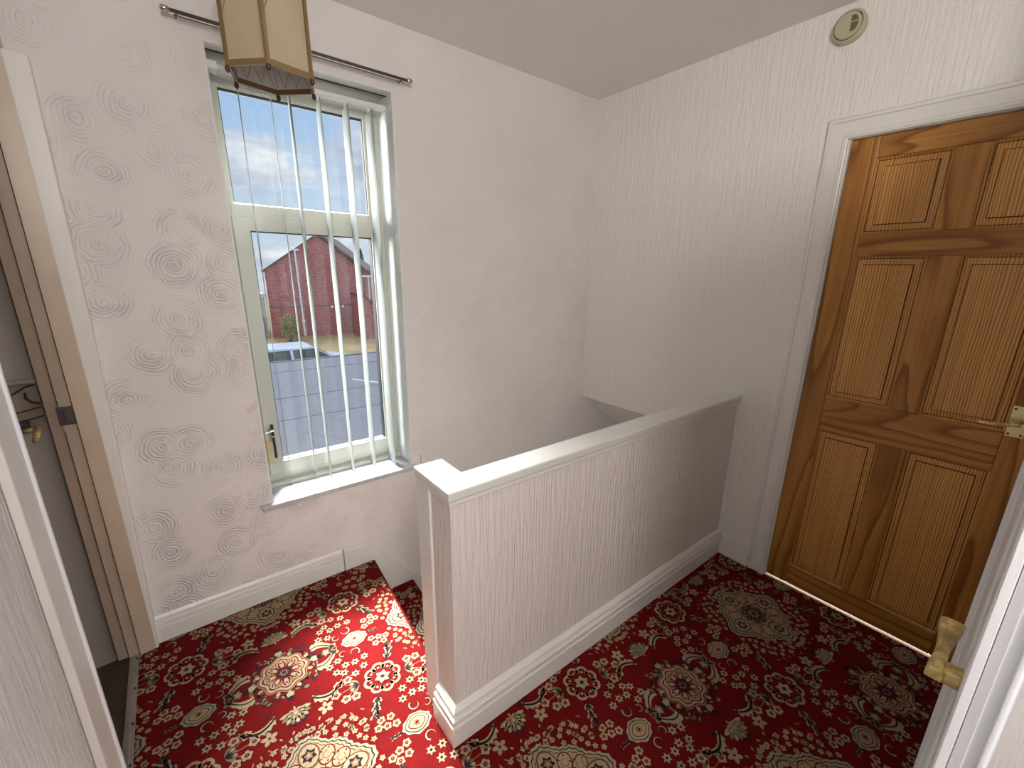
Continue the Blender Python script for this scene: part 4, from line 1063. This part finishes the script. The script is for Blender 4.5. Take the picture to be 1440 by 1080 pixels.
# ------------------------------------------------------------------ outside
def mat_brick():
    m, nt = new_mat('red_brick'); vv = coords(nt, (1, 1, 1.6))
    tcn = N(nt, 'ShaderNodeTexCoord'); sp_ = N(nt, 'ShaderNodeSeparateXYZ'); L(nt, tcn.outputs['Object'], sp_.inputs[0])
    cb = N(nt, 'ShaderNodeCombineXYZ'); L(nt, math_n(nt, 'ADD', sp_.outputs[0], sp_.outputs[1]), cb.inputs[0]); L(nt, sp_.outputs[2], cb.inputs[1])
    b = N(nt, 'ShaderNodeTexBrick'); L(nt, cb.outputs[0], b.inputs['Vector'])
    b.inputs['Scale'].default_value = 2.6; b.inputs['Color1'].default_value = (0.52, 0.15, 0.14, 1); b.inputs['Color2'].default_value = (0.30, 0.065, 0.06, 1); b.inputs['Mortar'].default_value = (0.58, 0.36, 0.34, 1)
    b.inputs['Mortar Size'].default_value = 0.022
    v = coords(nt, (0.9, 0.9, 0.12)); n_ = noise(nt, v, 1.1, 4, 0.6)
    c = mixc(nt, ramp(nt, n_, [(0.42, (0, 0, 0)), (0.62, (0.5, 0.5, 0.5))]), b.outputs[0], (0.66, 0.36, 0.35))
    c = mixc(nt, ramp(nt, noise(nt, vv, 5.5, 4, 0.7), [(0.42, (0, 0, 0)), (0.62, (0.45, 0.45, 0.45))]), c, (0.24, 0.05, 0.045))
    finish(nt, c, 0.85, spec=0.2); return m
M_BRICK = mat_brick()
M_TILE = mat_plain('brown_roof_tiles', (0.20, 0.13, 0.12), 0.8, bump=0.5, bscale=12, var=0.3)
M_FELT = mat_plain('grey_roofing_felt', (0.165, 0.155, 0.162), 0.7, bump=0.3, bscale=30, var=0.22)
M_FELTD = mat_plain('dark_felt_seam', (0.115, 0.11, 0.115), 0.8)
M_GRASS = mat_plain('dry_grass', (0.42, 0.30, 0.13), 0.9, bump=0.6, bscale=6, var=0.35)
M_ROAD = mat_plain('asphalt', (0.12, 0.12, 0.12), 0.9, var=0.2)
M_CARP = mat_plain('car_paint_white', (0.62, 0.66, 0.72), 0.2)
M_CARG = mat_plain('car_glass', (0.03, 0.05, 0.055), 0.08)
M_LEAF1 = mat_plain('leaf_yellow_green', (0.28, 0.33, 0.08), 0.6, var=0.3, bscale=8)
M_LEAF2 = mat_plain('leaf_green', (0.07, 0.14, 0.06), 0.7, var=0.3, bscale=8)
M_BARK = mat_plain('bark', (0.10, 0.07, 0.05), 0.9)
M_PIPE = mat_plain('white_downpipe', (0.85, 0.85, 0.85), 0.4)
M_PALE = mat_plain('pale_render', (0.65, 0.67, 0.70), 0.8)

fr = empty('flat_roof', (0, 3.5, -0.4), 'grey felt flat roof directly below the window', kind='structure')
child(link('felt', B(-6, 7, 0.32, 7.95, -0.6, -0.40), M_FELT), fr)
bm = bmesh.new(); box(bm, -6, 7, 7.90, 8.0, -0.44, -0.385)
child(link('edge_trim', bm, M_FELTD), fr)
for y in (3.9, 5.0, 6.9):
    bm = B(-6, 7, y, y+0.022, -0.402, -0.395); child(link('seam', bm, M_FELTD), fr)
bm = bmesh.new(); tube(bm, [(0.15, 5.6, -0.397), (0.75, 4.6, -0.397)], 0.012, 6); child(link('seam', bm, M_PALE), fr)
struct('ground_road', B(-60, 80, 8.2, 21.0, -3.5, -3.15), M_ROAD, 'asphalt road beyond the flat roof')
bm = bmesh.new(); prism(bm, [(-60, 21.0, -3.15), (-60, 30.0, -2.95), (-60, 90, -2.9), (-60, 90, -3.6), (-60, 21, -3.6)], (160, 0, 0))
struct('ground_lawn', bm, M_GRASS, 'dry yellowed lawn in front of the brick house')

hs = empty('brick_house', (6.0, 34, -3.0), 'large red brick gable house across the road', 'house')
bm = bmesh.new(); ap = (6.13, 3.66); el = (2.80, 1.36); er = (9.15, 1.36)
prism(bm, [(el[0], 30, -3.0), (el[0], 30, el[1]), (ap[0], 30, ap[1]), (er[0], 30, er[1]), (er[0], 30, -3.0)], (4.0, 9, 0))
child(link('wall', bm, M_BRICK), hs)
def slab(a, b, th, y0, y1, sk=0.4444):
    bm = bmesh.new(); prism(bm, [(a[0], y0, a[1]), (b[0], y0, b[1]), (b[0], y0, b[1]+th), (a[0], y0, a[1]+th)], (sk*(y1-y0), y1-y0, 0)); return bm
child(link('roof', slab((el[0]-0.2, el[1]-0.13), ap, 0.09, 29.9, 39.1), M_TILE), hs)
child(link('roof', slab((er[0]+0.15, er[1]-0.13), ap, 0.22, 29.8, 39.1), M_TILE), hs)
bm = bmesh.new(); tube(bm, [(4.66, 29.93, 2.62), (4.72, 29.93, -2.9)], 0.06, 8); box(bm, 4.45, 4.9, 29.86, 30.0, 2.6, 2.72)
lathe(bm, [(0.11, -0.05), (0.11, 0.05)], 'y', (4.71, 29.93, -1.9), 10)
child(link('downpipe', bm, M_PIPE), hs)
for x in (6.66, 7.38):
    bm = bmesh.new(); lathe(bm, [(0.10, 0.0), (0.10, -0.06), (0.05, -0.07)], 'y', (x, 30, -1.03), 14); child(link('vent', bm, M_PIPE), hs)
child(link('damp_course', B(2.8, 9.15, 29.985, 30.0, -0.97, -0.91), M_TILE), hs)

h2 = empty('brick_outbuilding', (9.5, 28.2, -3.0), 'lower brick building to the right of the gable house', 'house')
bm = bmesh.new(); prism(bm, [(7.90, 27.0, -3.1), (11.0, 27.0, -3.1), (11.0, 27.0, -1.5), (8.85, 27.0, -1.05), (7.90, 27.0, -0.22)], (0, 2.6, 0))
child(link('wall', bm, M_BRICK), h2)
bm = bmesh.new(); prism(bm, [(7.86, 26.9, -0.19), (11.1, 26.9, -2.99+1.0), (11.1, 26.9, -1.87), (7.86, 26.9, -0.07)], (0, 2.8, 0)); bm.free()
bm = bmesh.new(); prism(bm, [(7.86, 26.9, -0.20), (8.87, 26.9, -1.08), (11.1, 26.9, -1.53), (11.1, 26.9, -1.41), (8.90, 26.9, -0.95), (7.86, 26.9, -0.06)], (0, 2.8, 0))
child(link('roof', bm, M_TILE), h2)
cv = empty('white_timber_frame', (9.2, 29.75, -3.0), 'white frame of tall posts beside the right end of the brick house', 'frame')
bm = bmesh.new()
for x in (8.72, 9.22, 9.72): box(bm, x, x+0.08, 29.72, 29.80, -3.0, 1.0)
box(bm, 8.66, 9.86, 29.71, 29.81, 0.98, 1.10)
child(link('post_frame', bm, M_PIPE), cv)

ga = empty('pale_garage', (2.3, 31.5, -3.0), 'pale flat-roofed garage left of the brick house', 'garage')
child(link('wall', B(0.4, 2.72, 31, 35, -3.0, -0.35), M_PALE), ga)
child(link('fascia', B(0.3, 2.76, 30.9, 35, -0.35, -0.12), M_PIPE), ga)
child(link('door', B(1.2, 2.62, 30.96, 31.0, -3.0, -1.65), mat_plain('garage_door_grey', (0.35, 0.38, 0.38), 0.7)), ga)

def leafy(name, c, rx, ry, rz, n, size, mat, label, cat='tree', trunk=True, seed=1, group=None, cone=False):
    rnd = random.Random(seed); t = empty(name, (c[0], c[1], c[2]-rz), label, cat, group)
    bm = bmesh.new()
    for i in range(n):
        while True:
            p = Vector((rnd.uniform(-1, 1), rnd.uniform(-1, 1), rnd.uniform(-1, 1)))
            if 0.25 < p.length < 1.0: break
        if cone: p.x *= (1-(p.z+1)/2)*1.0+0.1; p.y *= (1-(p.z+1)/2)+0.1
        q = Vector((c[0]+p.x*rx, c[1]+p.y*ry, c[2]+p.z*rz))
        u = Vector((rnd.gauss(0, 1), rnd.gauss(0, 1), rnd.gauss(0, 1))).normalized(); w = u.cross(Vector((rnd.gauss(0, 1), rnd.gauss(0, 1), rnd.gauss(0, 1)))).normalized()
        s_ = size*rnd.uniform(0.6, 1.3)
        bm.faces.new([bm.verts.new(q+u*s_), bm.verts.new(q+w*s_*0.45), bm.verts.new(q-u*s_), bm.verts.new(q-w*s_*0.45)])
    child(link('foliage', bm, mat), t)
    bm = bmesh.new()
    for k in range(5):
        a = k*1.25; tube(bm, [(c[0], c[1], c[2]-rz*1.15), (c[0]+0.25*rx*math.cos(a), c[1]+0.25*ry*math.sin(a), c[2]-rz*0.3), (c[0]+0.6*rx*math.cos(a), c[1]+0.6*ry*math.sin(a), c[2]+rz*0.5)], [0.05*rz, 0.035*rz, 0.01*rz], 6)
    child(link('stem', bm, M_BARK), t)
    return t
leafy('garden_shrub', (3.52, 28.3, -2.15), 0.60, 0.60, 0.95, 900, 0.075, M_LEAF1, 'yellow-green leafy shrub in front of the brick gable', 'shrub', seed=4)
leafy('broadleaf_tree', (2.3, 44, -0.6), 1.9, 1.9, 2.6, 1500, 0.20, M_LEAF2, 'dark green tree beyond the garage left of the brick house', 'tree', seed=5)
leafy('conifer_tree', (13.1, 42, 0.6), 1.0, 1.0, 2.9, 900, 0.20, M_LEAF2, 'thin dark conifer behind the brick house on the right', 'tree', seed=6, cone=True)

# car
car = empty('parked_car', (1.5, 18.1, -3.15), 'pale blue-white estate car parked beyond the flat roof edge', 'car')
def cz(z): return -3.15+z
bm = bmesh.new()
body = [(-1.15, 0.35), (-1.2, 0.75), (-1.1, 0.98), (2.9, 1.0), (3.9, 0.86), (4.05, 0.6), (4.0, 0.35)]
prism(bm, [(x, 17.2, cz(z)) for x, z in body], (0, 1.78, 0))
child(link('body', bm, M_CARP, bevel=0.06), car)
bm = bmesh.new()
lo = [(-1.1, 0.98), (3.10, 0.98)]; hi = [(-0.75, 1.42), (2.28, 1.42)]
a = [bm.verts.new((x, 17.24 if s_ == 0 else 18.94, cz(z))) for x, z in lo for s_ in (0, 1)]
b = [bm.verts.new((x, 17.40 if s_ == 0 else 18.78, cz(z))) for x, z in hi for s_ in (0, 1)]
for f in ((a[0], a[2], b[2], b[0]), (a[1], b[1], b[3], a[3]), (a[0], b[0], b[1], a[1]), (a[2], a[3], b[3], b[2]), (b[0], b[2], b[3], b[1]), (a[0], a[1], a[3], a[2])): bm.faces.new(f)
bmesh.ops.recalc_face_normals(bm, faces=bm.faces)
child(link('cabin_glass', bm, M_CARG, bevel=0.04), car)
bm = bmesh.new()
prism(bm, [(-0.88, 17.36, cz(1.40)), (2.34, 17.36, cz(1.40)), (2.20, 17.42, cz(1.53)), (-0.60, 17.42, cz(1.53))], (0, 1.46, 0))
child(link('roof', bm, M_CARP, bevel=0.04), car)
for (xb, xt, w) in ((-0.95, -0.70, 0.12), (0.25, 0.30, 0.07), (1.36, 1.36, 0.10), (3.02, 2.22, 0.07)):
    for s_ in (0, 1):
        y0, y1 = (17.215, 17.385) if s_ == 0 else (18.965, 18.795)
        bm = bmesh.new(); prism(bm, [(xb, y0, cz(0.97)), (xb+w, y0, cz(0.97)), (xt+w, y1, cz(1.43)), (xt, y1, cz(1.43))], (0, 0.03 if s_ == 0 else -0.03, 0))
        child(link('pillar', bm, M_CARP), car)
for x in (-0.3, 3.0):
    for y in (17.25, 18.93):
        bm = bmesh.new(); lathe(bm, [(0.20, -0.10), (0.32, -0.09), (0.33, 0.0), (0.32, 0.09), (0.20, 0.10)], 'y', (x, y, cz(0.33)), 24)
        child(link('wheel', bm, M_BLACK), car)
